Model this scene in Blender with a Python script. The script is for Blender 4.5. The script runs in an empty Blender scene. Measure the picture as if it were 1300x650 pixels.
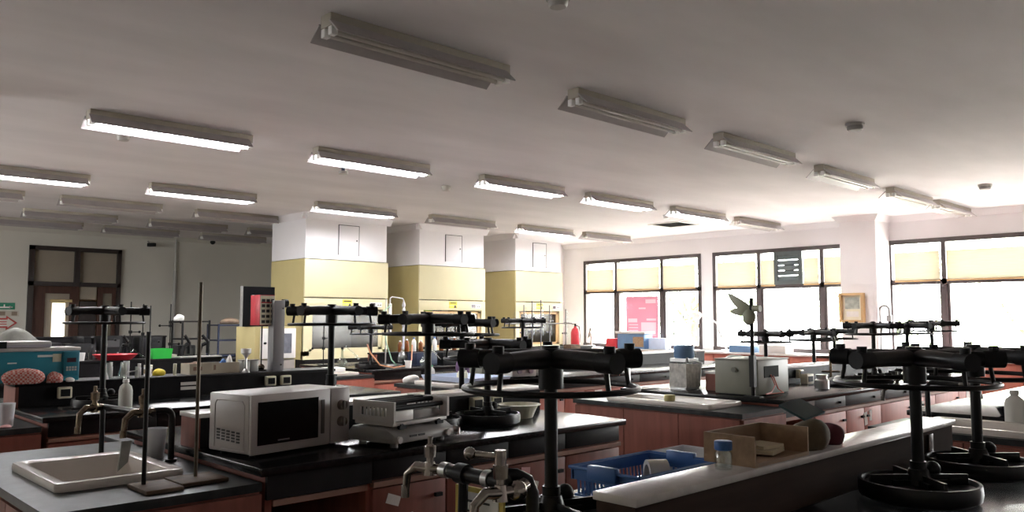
import bpy, bmesh, math, random
from math import sin, cos, pi, radians
from mathutils import Vector, Matrix
random.seed(7)
SC = bpy.context.scene
COL = SC.collection

# ------------------------------------------------------------------ materials
def new_mat(name):
    m = bpy.data.materials.new(name); m.use_nodes = True
    nt = m.node_tree
    return m, nt, nt.nodes['Principled BSDF']

def mat(name, col, rough=.5, metal=0., spec=.5, vary=0., scale=8., coat=0., trans=0., ior=1.45, alpha=1., stretch=None, bump=0.):
    m, nt, b = new_mat(name)
    c = (*col, 1)
    b.inputs['Base Color'].default_value = c
    b.inputs['Roughness'].default_value = rough
    b.inputs['Metallic'].default_value = metal
    b.inputs['Specular IOR Level'].default_value = spec
    b.inputs['Coat Weight'].default_value = coat
    b.inputs['Transmission Weight'].default_value = trans
    b.inputs['IOR'].default_value = ior
    b.inputs['Alpha'].default_value = alpha
    tc = nt.nodes.new('ShaderNodeTexCoord')
    mp = nt.nodes.new('ShaderNodeMapping')
    if stretch: mp.inputs['Scale'].default_value = stretch
    nt.links.new(tc.outputs['Object'], mp.inputs['Vector'])
    n = nt.nodes.new('ShaderNodeTexNoise')
    n.inputs['Scale'].default_value = scale; n.inputs['Detail'].default_value = 5
    nt.links.new(mp.outputs['Vector'], n.inputs['Vector'])
    v = vary if vary else .06
    r = nt.nodes.new('ShaderNodeValToRGB')
    r.color_ramp.elements[0].position = .3; r.color_ramp.elements[1].position = .7
    r.color_ramp.elements[0].color = tuple(max(0, x*(1-v)) for x in col) + (1,)
    r.color_ramp.elements[1].color = tuple(min(1, x*(1+v)) for x in col) + (1,)
    nt.links.new(n.outputs['Fac'], r.inputs['Fac'])
    nt.links.new(r.outputs['Color'], b.inputs['Base Color'])
    if bump:
        bp = nt.nodes.new('ShaderNodeBump'); bp.inputs['Strength'].default_value = bump; bp.inputs['Distance'].default_value = .01
        nt.links.new(n.outputs['Fac'], bp.inputs['Height']); nt.links.new(bp.outputs['Normal'], b.inputs['Normal'])
    return m

def emit(name, col, s):
    m, nt, b = new_mat(name)
    b.inputs['Base Color'].default_value = (*col, 1)
    b.inputs['Emission Color'].default_value = (*col, 1)
    b.inputs['Emission Strength'].default_value = s
    return m

def clear(name, col, gloss=.08, rough=.02):
    """thin clear sheet: mostly transparent with a little mirror"""
    m = bpy.data.materials.new(name); m.use_nodes = True
    nt = m.node_tree; nt.nodes.clear()
    o = nt.nodes.new('ShaderNodeOutputMaterial'); mx = nt.nodes.new('ShaderNodeMixShader')
    t = nt.nodes.new('ShaderNodeBsdfTransparent'); g = nt.nodes.new('ShaderNodeBsdfGlossy')
    t.inputs['Color'].default_value = (*col, 1); g.inputs['Roughness'].default_value = rough
    mx.inputs['Fac'].default_value = gloss
    nt.links.new(t.outputs[0], mx.inputs[1]); nt.links.new(g.outputs[0], mx.inputs[2]); nt.links.new(mx.outputs[0], o.inputs['Surface'])
    return m

def translucent(name, col, tcol, fac=.6, scale=40., stretch=(1, 1, 12)):
    m = bpy.data.materials.new(name); m.use_nodes = True
    nt = m.node_tree; nt.nodes.clear()
    o = nt.nodes.new('ShaderNodeOutputMaterial'); mx = nt.nodes.new('ShaderNodeMixShader')
    d = nt.nodes.new('ShaderNodeBsdfDiffuse'); t = nt.nodes.new('ShaderNodeBsdfTranslucent')
    d.inputs['Color'].default_value = (*col, 1)
    tc = nt.nodes.new('ShaderNodeTexCoord'); mp = nt.nodes.new('ShaderNodeMapping'); mp.inputs['Scale'].default_value = stretch
    n = nt.nodes.new('ShaderNodeTexNoise'); n.inputs['Scale'].default_value = scale / 10; n.inputs['Detail'].default_value = 4
    r = nt.nodes.new('ShaderNodeValToRGB')
    r.color_ramp.elements[0].position = .3; r.color_ramp.elements[1].position = .7
    r.color_ramp.elements[0].color = tuple(x*.86 for x in tcol) + (1,); r.color_ramp.elements[1].color = tuple(min(1, x*1.1) for x in tcol) + (1,)
    nt.links.new(tc.outputs['Object'], mp.inputs['Vector']); nt.links.new(mp.outputs['Vector'], n.inputs['Vector'])
    nt.links.new(n.outputs['Fac'], r.inputs['Fac']); nt.links.new(r.outputs['Color'], t.inputs['Color'])
    mx.inputs['Fac'].default_value = fac
    nt.links.new(d.outputs[0], mx.inputs[1]); nt.links.new(t.outputs[0], mx.inputs[2]); nt.links.new(mx.outputs[0], o.inputs['Surface'])
    return m

WHITE_WALL = mat('white_wall', (.83, .805, .82), .85, vary=.03, scale=1.2)
GREY_WALL = mat('cream_wall', (.61, .59, .53), .85, vary=.04, scale=1.)
CEIL = mat('ceiling_paint', (.82, .785, .80), .9, vary=.08, scale=1.0, stretch=(.6, 1.6, 1))
FLOOR = mat('floor_terrazzo', (.42, .38, .33), .35, vary=.25, scale=30)
WOOD = mat('red_brown_laminate', (.24, .085, .062), .5, spec=.35, vary=.18, scale=3, stretch=(6, 6, .6))
WOODR = mat('lightened_red_laminate', (.44, .145, .105), .5, spec=.35, vary=.10, scale=3, stretch=(6, 6, .6))  # lighter copy of the red brown laminate; paints in haze on the right bench
DWOOD = mat('dark_brown_laminate', (.060, .038, .030), .8, spec=.06, vary=.2, scale=3, stretch=(.6, 6, 6))
LIP = mat('pale_edge_strip', (.30, .17, .125), .5)
TOP = mat('black_worktop', (.011, .011, .012), .2, spec=.28, vary=.35, scale=45)
APRON = mat('black_laminate', (.010, .009, .010), .5, spec=.2, vary=.3, scale=10)
LEDGETOP = mat('grey_ledge_laminate', (.62, .58, .56), .24, spec=.7, vary=.08, scale=20)
GREYTOP = mat('charcoal_sink_counter', (.030, .034, .035), .36, spec=.22, vary=.4, scale=14)
CERAMIC = mat('white_ceramic', (.74, .68, .63), .18, spec=.6, vary=.04)
CREAM = mat('cream_enamel', (.52, .44, .21), .4, vary=.05, scale=2)  # oven casing and hood sides; on the hoods their shade is painted in
CREAM_LIT = mat('lit_cream_enamel', (.66, .60, .38), .4, vary=.03, scale=2)  # hood fronts: same enamel with the light painted into the colour
BLACKP = mat('black_plastic', (.009, .009, .010), .5, spec=.25, vary=.3)
BLACKS = mat('black_vinyl', (.009, .008, .009), .35, spec=.4, vary=.35, scale=20)
BLACKM = mat('black_enamelled_steel', (.009, .009, .009), .35, spec=.3, vary=.3)
GREYP = mat('grey_plastic', (.29, .28, .27), .45, vary=.06)
LGREY = mat('light_grey_plastic', (.54, .52, .50), .4, vary=.05)
WHITEP = mat('white_plastic', (.85, .84, .82), .4, vary=.03)
MWAVE = mat('off_white_painted_steel', (.44, .405, .39), .38, vary=.03)
CHROME = mat('dull_chrome', (.30, .265, .24), .2, metal=1., vary=.3, scale=30)
BRASS = mat('tarnished_brass', (.20, .155, .11), .26, metal=1., vary=.4, scale=30)
STEEL = mat('brushed_steel', (.55, .55, .55), .32, metal=1., vary=.1)
LAMPBODY = mat('beige_lamp_enamel', (.40, .36, .30), .5, vary=.05)
LAMPWING = mat('grey_reflector_enamel', (.40, .37, .37), .35, vary=.05)
TUBEOFF = mat('unlit_tube_glass', (.55, .52, .48), .15, vary=.02)
TUBEON = emit('lit_tube', (.96, .97, 1.), 40.)
TEAL = mat('teal_enamel', (.03, .25, .34), .38, vary=.06)
BLUE = mat('blue_plastic', (.055, .15, .40), .4, vary=.1)
BLUED = mat('blue_grey_enamel', (.12, .22, .38), .4, vary=.1)
BLUEL = mat('pale_blue_plastic', (.50, .58, .74), .4, vary=.05)
NAVY = mat('navy_metal', (.02, .03, .07), .45, vary=.1)
RED = mat('red_plastic', (.50, .03, .045), .35, vary=.08)
REDC = mat('checked_red_cloth', (.50, .16, .13), .9, vary=.5, scale=30)
_n = REDC.node_tree; _c = _n.nodes.new('ShaderNodeTexChecker'); _t = _n.nodes.new('ShaderNodeTexCoord')
_c.inputs['Scale'].default_value = 75; _c.inputs['Color1'].default_value = (.48, .11, .09, 1); _c.inputs['Color2'].default_value = (.62, .42, .38, 1)
_n.links.new(_t.outputs['Object'], _c.inputs['Vector']); _n.links.new(_c.outputs['Color'], _n.nodes['Principled BSDF'].inputs['Base Color'])
GREEN = mat('bright_green_plastic', (.035, .50, .07), .4, vary=.08)
GREEND = mat('green_cap_plastic', (.02, .30, .13), .4)
YELLOW = mat('yellow_plastic', (.78, .62, .04), .45, vary=.1)
YLABEL = mat('yellow_label', (.90, .76, .10), .6)
IVORY = mat('ivory_plastic', (.78, .74, .58), .4, vary=.04)
PLY = mat('plywood', (.33, .215, .13), .65, spec=.3, vary=.2, scale=4, stretch=(1, 8, 8))
BOARD = mat('wooden_stand_board', (.115, .072, .045), .65, spec=.25, vary=.4, scale=6, stretch=(2, 8, 8))
PALEWOOD = mat('pale_wood', (.58, .38, .18), .5, vary=.15, scale=4, stretch=(8, 1, 1))
DOORW = mat('dark_door_wood', (.075, .036, .026), .5, spec=.3, vary=.25, scale=3, stretch=(6, 6, .5))
FRAMEW = mat('dark_frame_paint', (.035, .026, .024), .45, vary=.1)
WINF = mat('dark_brown_window_paint', (.075, .058, .058), .45, vary=.12)
PAPER = mat('white_paper', (.80, .78, .75), .8, vary=.05, scale=20)
PINKP = mat('pink_paper', (.72, .42, .42), .8, vary=.06)
INK = mat('dark_ink', (.05, .05, .05), .7)
SGREEN = mat('sign_green', (.02, .22, .13), .5)
SRED = mat('sign_red', (.45, .06, .05), .5)
GREYBAG = mat('grey_plastic_sheet', (.14, .14, .12), .5, vary=.35, scale=10)
RAG = mat('grey_rag', (.22, .22, .21), .8, vary=.25, scale=12)
OLIVE = mat('olive_brown_canvas', (.13, .095, .055), .85, vary=.3, scale=10)
TEALD = mat('dark_teal_board', (.018, .055, .06), .5, vary=.1)
MAROON = mat('maroon_canvas', (.12, .02, .03), .8, vary=.2)
INSTR = mat('grey_green_enamel', (.22, .22, .175), .45, vary=.05)
HOSER = mat('orange_hose', (.66, .30, .16), .4)
HOSEG = mat('green_hose', (.30, .50, .36), .4)
AMBER = mat('amber_glass', (.22, .07, .02), .1, vary=.1)
GLASS = clear('clear_glass', (.93, .96, .95), .14)
PANE = clear('window_glass', (.97, .98, .97), .05)
DPANE = clear('smoked_sash_glass', (.62, .60, .56), .05, .15)
FROST = translucent('frosted_glass', (.62, .56, .46), (.50, .40, .28), .5, 20, (1, 1, 1))
BLIND = translucent('woven_straw_blind', (.88, .82, .70), (.36, .335, .275), .75, 60, (1, .6, 10))
POSTER = translucent('pink_poster_paper', (.70, .30, .38), (.066, .025, .033), .7, 20, (1, 1, 1))
POSTERL = translucent('pale_poster_print', (.80, .60, .64), (.076, .047, .053), .7, 20, (1, 1, 1))
TUBP = translucent('milky_plastic', (.82, .82, .84), (.6, .6, .64), .3, 20, (1, 1, 1))
BOTP = translucent('milky_bottle_plastic', (.78, .78, .74), (.6, .6, .56), .3, 20, (1, 1, 1))
DISPLAY = mat('dark_display', (.06, .03, .04), .2)
CORRID = mat('corridor_wall', (.55, .42, .30), .9)
BRIGHTGLASS = emit('glowing_door_pane', (1., .95, .78), 1.0)  # emission stands in for light behind the door pane
LEAF = mat('green_leaves', (.085, .14, .014), .7, spec=.15, vary=.6, scale=2)  # the leaves' own green, varied at random
BARK = mat('tree_bark', (.16, .11, .07), .9, vary=.3)
GROUND = mat('ground_concrete', (.55, .53, .48), .9, vary=.1)
LEAFP = mat('glare_paled_leaves', (.55, .66, .40), .6, vary=.3, scale=5)  # leaf colour paled to paint in the glare outside

# ------------------------------------------------------------------ mesh helper
class MB:
    def __init__(s): s.v = []; s.f = []
    def add(s, vs, fs):
        o = len(s.v); s.v += [tuple(p) for p in vs]; s.f += [tuple(i + o for i in q) for q in fs]; return s
    def box(s, x0, x1, y0, y1, z0, z1):
        vs = [(x, y, z) for z in (z0, z1) for y in (y0, y1) for x in (x0, x1)]
        return s.add(vs, [(0, 2, 3, 1), (4, 5, 7, 6), (0, 1, 5, 4), (1, 3, 7, 5), (3, 2, 6, 7), (2, 0, 4, 6)])
    def rbox(s, c, size, rz=0., ry=0., rx=0.):
        M = Matrix.Rotation(rz, 3, 'Z') @ Matrix.Rotation(ry, 3, 'Y') @ Matrix.Rotation(rx, 3, 'X')
        hx, hy, hz = (q / 2 for q in size); c = Vector(c)
        vs = [c + M @ Vector((x, y, z)) for z in (-hz, hz) for y in (-hy, hy) for x in (-hx, hx)]
        return s.add(vs, [(0, 2, 3, 1), (4, 5, 7, 6), (0, 1, 5, 4), (1, 3, 7, 5), (3, 2, 6, 7), (2, 0, 4, 6)])
    def ring(s, c, ax, r, n):
        ax = Vector(ax).normalized()
        u = ax.orthogonal().normalized(); w = ax.cross(u); c = Vector(c)
        return [c + (u * cos(2 * pi * i / n) + w * sin(2 * pi * i / n)) * r for i in range(n)]
    def cyl(s, p0, p1, r0, r1=None, n=16, cap=True):
        r1 = r0 if r1 is None else r1
        ax = Vector(p1) - Vector(p0)
        vs = s.ring(p0, ax, r0, n) + s.ring(p1, ax, r1, n)
        fs = [(i, (i + 1) % n, n + (i + 1) % n, n + i) for i in range(n)]
        if cap: fs += [tuple(reversed(range(n))), tuple(range(n, 2 * n))]
        return s.add(vs, fs)
    def tube(s, pts, r, n=10, closed=False, cap=True):
        P = [Vector(p) for p in pts]; m = len(P); vs = []; prev = None
        for i in range(m):
            a = P[(i - 1) % m] if (closed or i > 0) else P[i]
            b = P[(i + 1) % m] if (closed or i < m - 1) else P[i]
            t = (b - a).normalized()
            u = t.orthogonal().normalized() if prev is None else (prev - t * prev.dot(t)).normalized()
            prev = u; w = t.cross(u); rr = r[i] if isinstance(r, (list, tuple)) else r
            vs += [P[i] + (u * cos(2 * pi * k / n) + w * sin(2 * pi * k / n)) * rr for k in range(n)]
        fs = []
        for i in range(m if closed else m - 1):
            j = (i + 1) % m
            fs += [(i * n + k, i * n + (k + 1) % n, j * n + (k + 1) % n, j * n + k) for k in range(n)]
        if cap and not closed: fs += [tuple(reversed(range(n))), tuple(range((m - 1) * n, m * n))]
        return s.add(vs, fs)
    def lathe(s, prof, c=(0, 0, 0), n=24):
        vs = []; fs = []; m = len(prof)
        for (r, z) in prof:
            vs += [(c[0] + r * cos(2 * pi * k / n), c[1] + r * sin(2 * pi * k / n), c[2] + z) for k in range(n)]
        for i in range(m - 1):
            fs += [(i * n + k, i * n + (k + 1) % n, (i + 1) * n + (k + 1) % n, (i + 1) * n + k) for k in range(n)]
        if prof[0][0] > 1e-5: fs.append(tuple(reversed(range(n))))
        if prof[-1][0] > 1e-5: fs.append(tuple(range((m - 1) * n, m * n)))
        return s.add(vs, fs)
    def sph(s, c, r, n=14, sc=(1, 1, 1)):
        prof = [(max(1e-6, r * sin(pi * i / 8)), -r * cos(pi * i / 8)) for i in range(9)]
        t = MB().lathe(prof, (0, 0, 0), n)
        return s.add([(c[0] + p[0] * sc[0], c[1] + p[1] * sc[1], c[2] + p[2] * sc[2]) for p in t.v], t.f)
    def torus(s, c, R, r, n=40, k=8, flat=1.):
        pts = [(c[0] + R * cos(2 * pi * i / n), c[1] + R * sin(2 * pi * i / n), c[2]) for i in range(n)]
        return s.tube(pts, r, k, closed=True)
    def prism(s, poly, axis, a, b):
        """poly: 2D points in the two other axes (in xyz order); extruded along axis from a to b"""
        def P(p, t):
            return {'x': (t, p[0], p[1]), 'y': (p[0], t, p[1]), 'z': (p[0], p[1], t)}[axis]
        n = len(poly); vs = [P(p, a) for p in poly] + [P(p, b) for p in poly]
        fs = [(i, (i + 1) % n, n + (i + 1) % n, n + i) for i in range(n)] + [tuple(reversed(range(n))), tuple(range(n, 2 * n))]
        return s.add(vs, fs)
    def tray(s, x0, x1, y0, y1, z0, z1, t, flare=0.):
        """open-topped box with walls of thickness t; the rim is flared outwards by flare"""
        f = flare
        def q(d, z, e): return [(x0 + d - e, y0 + d - e, z), (x1 - d + e, y0 + d - e, z), (x1 - d + e, y1 - d + e, z), (x0 + d - e, y1 - d + e, z)]
        vs = q(0, z0, 0) + q(0, z1, f) + q(t, z1, f) + q(t, z0 + t, 0)
        fs = [(3, 2, 1, 0), (12, 13, 14, 15)]
        for L in range(3):
            for i in range(4):
                j = (i + 1) % 4; fs.append((L * 4 + i, L * 4 + j, L * 4 + 4 + j, L * 4 + 4 + i))
        return s.add(vs, fs)
    def build(s, name, m, parent=None, loc=None, rz=0., bevel=0., seg=2, sharp=38):
        me = bpy.data.meshes.new(name); me.from_pydata(s.v, [], s.f); me.validate()
        bm = bmesh.new(); bm.from_mesh(me); bmesh.ops.recalc_face_normals(bm, faces=bm.faces)
        if bevel:
            es = [e for e in bm.edges if len(e.link_faces) == 2 and e.calc_face_angle(0) > radians(40)]
            try: bmesh.ops.bevel(bm, geom=es, offset=bevel, segments=seg, profile=.5, affect='EDGES', clamp_overlap=True)
            except Exception: pass
        for e in bm.edges:
            e.smooth = not (len(e.link_faces) == 2 and e.calc_face_angle(0) > radians(sharp))
        for f in bm.faces: f.smooth = True
        bm.to_mesh(me); bm.free()
        me.materials.append(m)
        o = bpy.data.objects.new(name, me); COL.objects.link(o)
        if parent: o.parent = parent
        if loc is not None: o.location = loc
        o.rotation_euler = (0, 0, rz)
        return o

def pieces(mb, name, m, parent=None, bevel=0.):
    n = len(mb.v); p = list(range(n))
    def find(i):
        while p[i] != i: p[i] = p[p[i]]; i = p[i]
        return i
    for f in mb.f:
        for q in f[1:]: p[find(q)] = find(f[0])
    g = {}
    for f in mb.f: g.setdefault(find(f[0]), []).append(f)
    out = []
    for fs in g.values():
        ids = sorted({i for f in fs for i in f}); mp = {i: k for k, i in enumerate(ids)}
        b = MB(); b.v = [mb.v[i] for i in ids]; b.f = [tuple(mp[i] for i in f) for f in fs]
        out.append(b.build(name, m, parent, bevel=bevel))
    return out
def tag(o, label, cat, group=None, kind=None):
    o['label'] = label; o['category'] = cat
    if group: o['group'] = group
    if kind: o['kind'] = kind
    return o
def thing(name, label, cat, loc=(0, 0, 0), rz=0., group=None):
    o = bpy.data.objects.new(name, None); COL.objects.link(o); o.empty_display_size = .1
    o.location = loc; o.rotation_euler = (0, 0, rz)
    return tag(o, label, cat, group)
def struct(name, mb, m, parent=None, bevel=0.):
    o = mb.build(name, m, parent, bevel=bevel)
    if not parent: o['kind'] = 'structure'
    return o
def sroot(name):
    o = bpy.data.objects.new(name, None); COL.objects.link(o); o['kind'] = 'structure'; return o
KIDS = {}
def dup(root, label, loc, rz=0., group=None):
    def cp(o, par):
        c = o.copy(); COL.objects.link(c)
        if par: c.parent = par
        for ch in [q for q in bpy.data.objects if q.parent == o]: cp(ch, c)
        return c
    r = cp(root, None); r['label'] = label; r.location = loc; r.rotation_euler = (0, 0, rz)
    if group: r['group'] = group
    return r
def plabel(o, t): o['label'] = t; return o

# ------------------------------------------------------------------ the room
ZC = 3.2
XW = 13.9
struct('floor', MB().box(-3, 14.1, -5, 17.2, -.1, 0), FLOOR)
struct('ceiling', MB().box(-3, 14.1, -5, 17.2, ZC, ZC + .12), CEIL)
# window wall with its openings
WINS = [(8.98, 12.05), (5.98, 8.71), (2.35, 5.37), (-1.1, 1.75)]  # last opening is out of view, added to light the bench fronts
w = MB(); ys = [-5.0]
for a, b in sorted(WINS): ys += [a, b]
ys.append(12.65)
for i in range(0, len(ys), 2): w.box(XW, XW + .2, ys[i], ys[i + 1], 0, ZC)
for a, b in WINS: w.box(XW, XW + .2, a, b, 0, .95); w.box(XW, XW + .2, a, b, 2.8, ZC)
struct('wall_right', w, WHITE_WALL)
w = MB().box(8.95, 9.0, 12.65, 12.85, 0, ZC).box(10.2, 14.1, 12.65, 12.85, 0, ZC).box(9.0, 10.2, 12.65, 12.85, 0, .98).box(9.0, 10.2, 12.65, 12.85, 1.86, ZC)
struct('wall_left', w, WHITE_WALL)
struct('wall_corner', MB().box(8.95, 9.15, 12.85, 17.0, 0, ZC), GREY_WALL)
# door wall, with the doorway opening x 3.98..5.58
DX0, DX1 = 3.98, 5.6
w = MB().box(-3, DX0, 17.0, 17.2, 0, ZC).box(DX1, 9.15, 17.0, 17.2, 0, ZC).box(DX0, DX1, 17.0, 17.2, 2.86, ZC)
struct('wall_back', w, GREY_WALL)
FILL_WINS = [(8.2, 10.5), (11.3, 13.6)]  # unseen windows, added to brighten the back left of the room
w = MB(); ys = [-5.0]
for a, b in FILL_WINS: ys += [a, b]
ys.append(17.2)
for i in range(0, len(ys), 2): w.box(-3.2, -3, ys[i], ys[i + 1], 0, ZC)
for a, b in FILL_WINS: w.box(-3.2, -3, a, b, 0, 1.9); w.box(-3.2, -3, a, b, 2.8, ZC)
struct('wall_near', w, GREY_WALL)
for i, (a, b) in enumerate(FILL_WINS):
    r = sroot('window_%d' % (i + 6))  # added fill window, out of view
    f = MB().box(-3.12, -3.0, a, b, 1.9, 1.97).box(-3.12, -3.0, a, b, 2.73, 2.8)
    for y in (a, (a + b) / 2 - .03, b - .06): f.box(-3.12, -3.0, y, y + .06, 1.97, 2.73)
    f.build('window_frame', WINF, r)
    MB().box(-3.07, -3.065, a, b, 1.93, 2.77).build('pane', PANE, r)
struct('wall_front', MB().box(-3, 14.1, -5.2, -5, 0, ZC), WHITE_WALL)
struct('trim_1', MB().prism([(16.9, ZC - .002), (17.0, ZC - .002), (17.0, ZC - .09)], 'x', -3, 8.95), GREY_WALL)
struct('trim_2', MB().prism([(XW - .10, ZC - .002), (XW, ZC - .002), (XW, ZC - .10)], 'y', -5, 12.65), WHITE_WALL)
# pillar by the window with a small cornice
struct('trim_3', MB().box(13.33, XW, 5.33, 5.92, 0, ZC - .10).add(*[
    [(13.33, 5.33, ZC - .10), (13.33, 5.92, ZC - .10), (XW, 5.92, ZC - .10), (XW, 5.33, ZC - .10), (13.24, 5.24, ZC - .001), (13.24, 6.01, ZC - .001), (XW, 6.01, ZC - .001), (XW, 5.24, ZC - .001)],
    [(0, 1, 5, 4), (1, 2, 6, 5), (3, 0, 4, 7), (4, 5, 6, 7), (0, 3, 2, 1)]]), WHITE_WALL)
# windows
MUL = [[11.13, 9.92], [7.72, 6.50], [4.50], [.6]]
for i, (a, b) in enumerate(WINS):
    r = sroot('window_%d' % (i + 1))
    f = MB()
    f.box(XW - .02, XW + .1, a, b, 2.73, 2.80).box(XW - .04, XW + .12, a, b, .90, .97)
    f.box(XW - .02, XW + .1, a, a + .07, .97, 2.73).box(XW - .02, XW + .1, b - .07, b, .97, 2.73)
    f.box(XW - .02, XW + .1, a, b, 2.06, 2.14)
    f.build('window_frame', WINF, r)
    m = MB(); ed = [a + .07] + sorted(MUL[i]) + [b - .07]
    for y in MUL[i]: m.box(XW - .02, XW + .1, y - .035, y + .035, .97, 2.73); m.box(XW, XW + .08, y - .075, y + .075, .97, 2.06)
    m.build('mullion', WINF, r)
    p = MB().box(XW + .04, XW + .045, a + .03, b - .03, .95, 2.75); p.build('pane', PANE, r)
    for k in range(len(ed) - 1):
        if i > 2: break
        y0, y1 = ed[k] + .05, ed[k + 1] - .05
        pos = {(0, 0): 'nearest the first pillar, left window', (0, 1): 'above the pink poster', (0, 2): 'left end of the pink poster window',
               (1, 0): 'beside the white pillar, right of the louvred fan', (1, 1): 'either side of the louvred fan', (1, 2): 'far left of the louvred fan window',
               (2, 0): 'right hand window, wide pane', (2, 1): 'narrow pane of window right of the white pillar'}[(i, k)]
        if (i, k) == (0, 0): pos = 'right end of the pink poster window'
        seg = [(y0, y1)] if (i, k) != (1, 1) else [(y0, 6.83), (7.39, y1)]
        for nq, (q0, q1) in enumerate(seg):
            if (i, k) == (1, 1): pos = ['right of the louvred fan', 'left of the louvred fan'][nq]
            bt = thing('straw_blind', 'woven straw blind in the upper light, ' + pos, 'blind', (XW - .0325, (q0 + q1) / 2, 2.12), 0, 'straw blinds in the upper lights')
            hw = (q1 - q0) / 2
            MB().box(-.0025, .0025, -hw, hw, 0, .47).build('woven_sheet', BLIND, bt)
            MB().cyl((0, -hw, -.004), (0, hw, -.004), .012, n=8).build('bottom_rod', PALEWOOD, bt)
# louvred extractor in window 2
t = thing('louvred_extractor', 'dark square extractor fan with bright louvre gaps in the upper window light', 'extractor fan', (XW - .03, 7.11, 2.44))
f = MB().box(-.05, 0, -.27, .27, .22, .29).box(-.05, 0, -.27, .27, -.31, -.24).box(-.05, 0, -.27, -.20, -.24, .22).box(-.05, 0, .20, .27, -.24, .22)
f.build('housing', mat('slate_fan_housing', (.10, .12, .12), .5), t)
f = MB()
for k in range(5): f.rbox((-.02, 0, -.20 + k * .095), (.012, .41, .084), ry=.18)
f.build('louvre', mat('slate_louvre', (.13, .16, .16), .5), t)
f = MB().cyl((.012, 0, 0), (.02, 0, 0), .11, n=20); f.build('fan_hub', BLACKP, t)
# pink poster
t = thing('pink_poster', 'pink printed safety poster taped inside the left window', 'poster', (XW - .03, 10.43, 1.53))
pale = [(-.36, -.10, .30, .38), (-.10, .08, .18, .21), (.12, .36, -.10, -.02), (-.36, -.12, -.06, -.02), (-.36, .02, -.34, -.10), (.10, .36, -.36, -.33), (-.36, -.12, -.38, -.355), (.10, .34, -.16, -.14), (.10, .34, -.22, -.20), (.10, .34, -.28, -.26)]
ye = sorted({-.42, .42} | {q for r_ in pale for q in r_[:2]}); ze = sorted({-.42, .45} | {q for r_ in pale for q in r_[2:]})
A, B = MB(), MB()
for y0, y1 in zip(ye, ye[1:]):
    for z0, z1 in zip(ze, ze[1:]):
        cy, cz = (y0 + y1) / 2, (z0 + z1) / 2
        (B if any(p[0] < cy < p[1] and p[2] < cz < p[3] for p in pale) else A).add([(0, y0, z0), (0, y1, z0), (0, y1, z1), (0, y0, z1)], [(0, 1, 2, 3)])
A.build('sheet', POSTER, t); B.build('print', POSTERL, t)
# the doorway
r = sroot('door_1')
f = MB().box(DX0, DX0 + .09, 16.95, 17.1, 0, 2.86).box(DX1 - .07, DX1, 16.95, 17.1, 0, 2.86).box(DX0, DX1, 16.95, 17.1, 2.79, 2.87).box(DX0, DX1, 16.95, 17.1, 2.12, 2.2)
f.box(4.76, 4.85, 16.95, 17.1, 2.2, 2.8).build('door_frame', FRAMEW, r)
pieces(MB().box(DX0 + .09, 4.76, 17.03, 17.04, 2.2, 2.79).box(4.85, DX1 - .07, 17.03, 17.04, 2.2, 2.79), 'transom_pane', FROST, r)
MB().box(4.62, 4.75, 17.06, 17.08, 2.22, 2.7).build('transom_slat', mat('teal_grey_slat', (.10, .13, .13), .5), r)
d = MB().box(DX0 + .09, 4.28, 17.0, 17.05, 0, 2.12).box(4.70, 4.86, 17.0, 17.05, 0, 2.12).box(4.28, 4.70, 17.0, 17.05, 1.98, 2.12).box(4.28, 4.70, 17.0, 17.05, 0, 1.15)
d = d.build('door_leaf', DOORW, r)
MB().box(4.28, 4.70, 17.02, 17.03, 1.15, 1.98).build('pane', FROST, d)
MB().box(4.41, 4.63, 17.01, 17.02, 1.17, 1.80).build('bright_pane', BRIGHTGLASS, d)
MB().box(4.36, 4.74, 16.985, 17.0, 1.82, 1.87).build('door_rail', mat('brass_rail', (.55, .44, .22), .4, metal=.6), d)
d = MB().box(4.88, 5.18, 17.02, 17.06, 0, 1.84).build('open_door', mat('near_black_door', (.03, .022, .02), .5), r)
MB().box(4.88, 5.18, 17.03, 17.04, 1.88, 2.12).build('fixed_pane', FROST, r)
d = MB().box(5.2, 5.29, 17.0, 17.05, 0, 2.12).box(5.46, 5.53, 17.0, 17.05, 0, 2.12).box(5.29, 5.46, 17.0, 17.05, 2.0, 2.12).box(5.29, 5.46, 17.0, 17.05, 0, .9).build('narrow_leaf', DOORW, r)
MB().box(5.29, 5.46, 17.02, 17.03, .9, 2.0).build('pane', mat('dim_glass', (.20, .18, .14), .15), d)
struct('wall_corridor', MB().box(3.2, 6.4, 18.4, 18.5, 0, ZC).box(3.2, 6.4, 17.2, 18.4, ZC, ZC + .1).box(3.1, 3.2, 17.2, 18.5, 0, ZC).box(6.4, 6.5, 17.2, 18.5, 0, ZC), CORRID)
struct('floor_corridor', MB().box(3.1, 6.5, 17.2, 18.5, -.1, 0), FLOOR)
# signs on the door wall
t = thing('exit_sign', 'small green and white exit sign on the wall left of the dark door', 'sign', (3.63, 16.995, 1.735))
MB().box(-.16, .16, -.012, 0, -.06, .06).build('sign_plate', SGREEN, t)
MB().box(-.12, .10, -.015, -.013, -.035, -.01).box(-.02, .0, -.015, -.013, -.01, .03).prism([(.07, -.045), (.13, -.02), (.07, .005)], 'y', -.015, -.013).build('pictogram', PAPER, t)
t = thing('notice_plate', 'beige plate with two brown pictures between exit sign and arrow', 'sign', (3.66, 16.995, 1.60))
MB().box(-.2, .2, -.01, 0, -.05, .05).build('plate', mat('beige_plate', (.52, .47, .40), .6), t)
MB().box(-.12, -.02, -.013, -.011, -.035, .035).box(.08, .17, -.013, -.011, -.035, .035).build('picture', mat('brown_print', (.26, .20, .15), .7), t)
t = thing('arrow_sign', 'white sign with a red outlined arrow pointing at the door', 'sign', (3.64, 16.995, 1.43))
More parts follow.
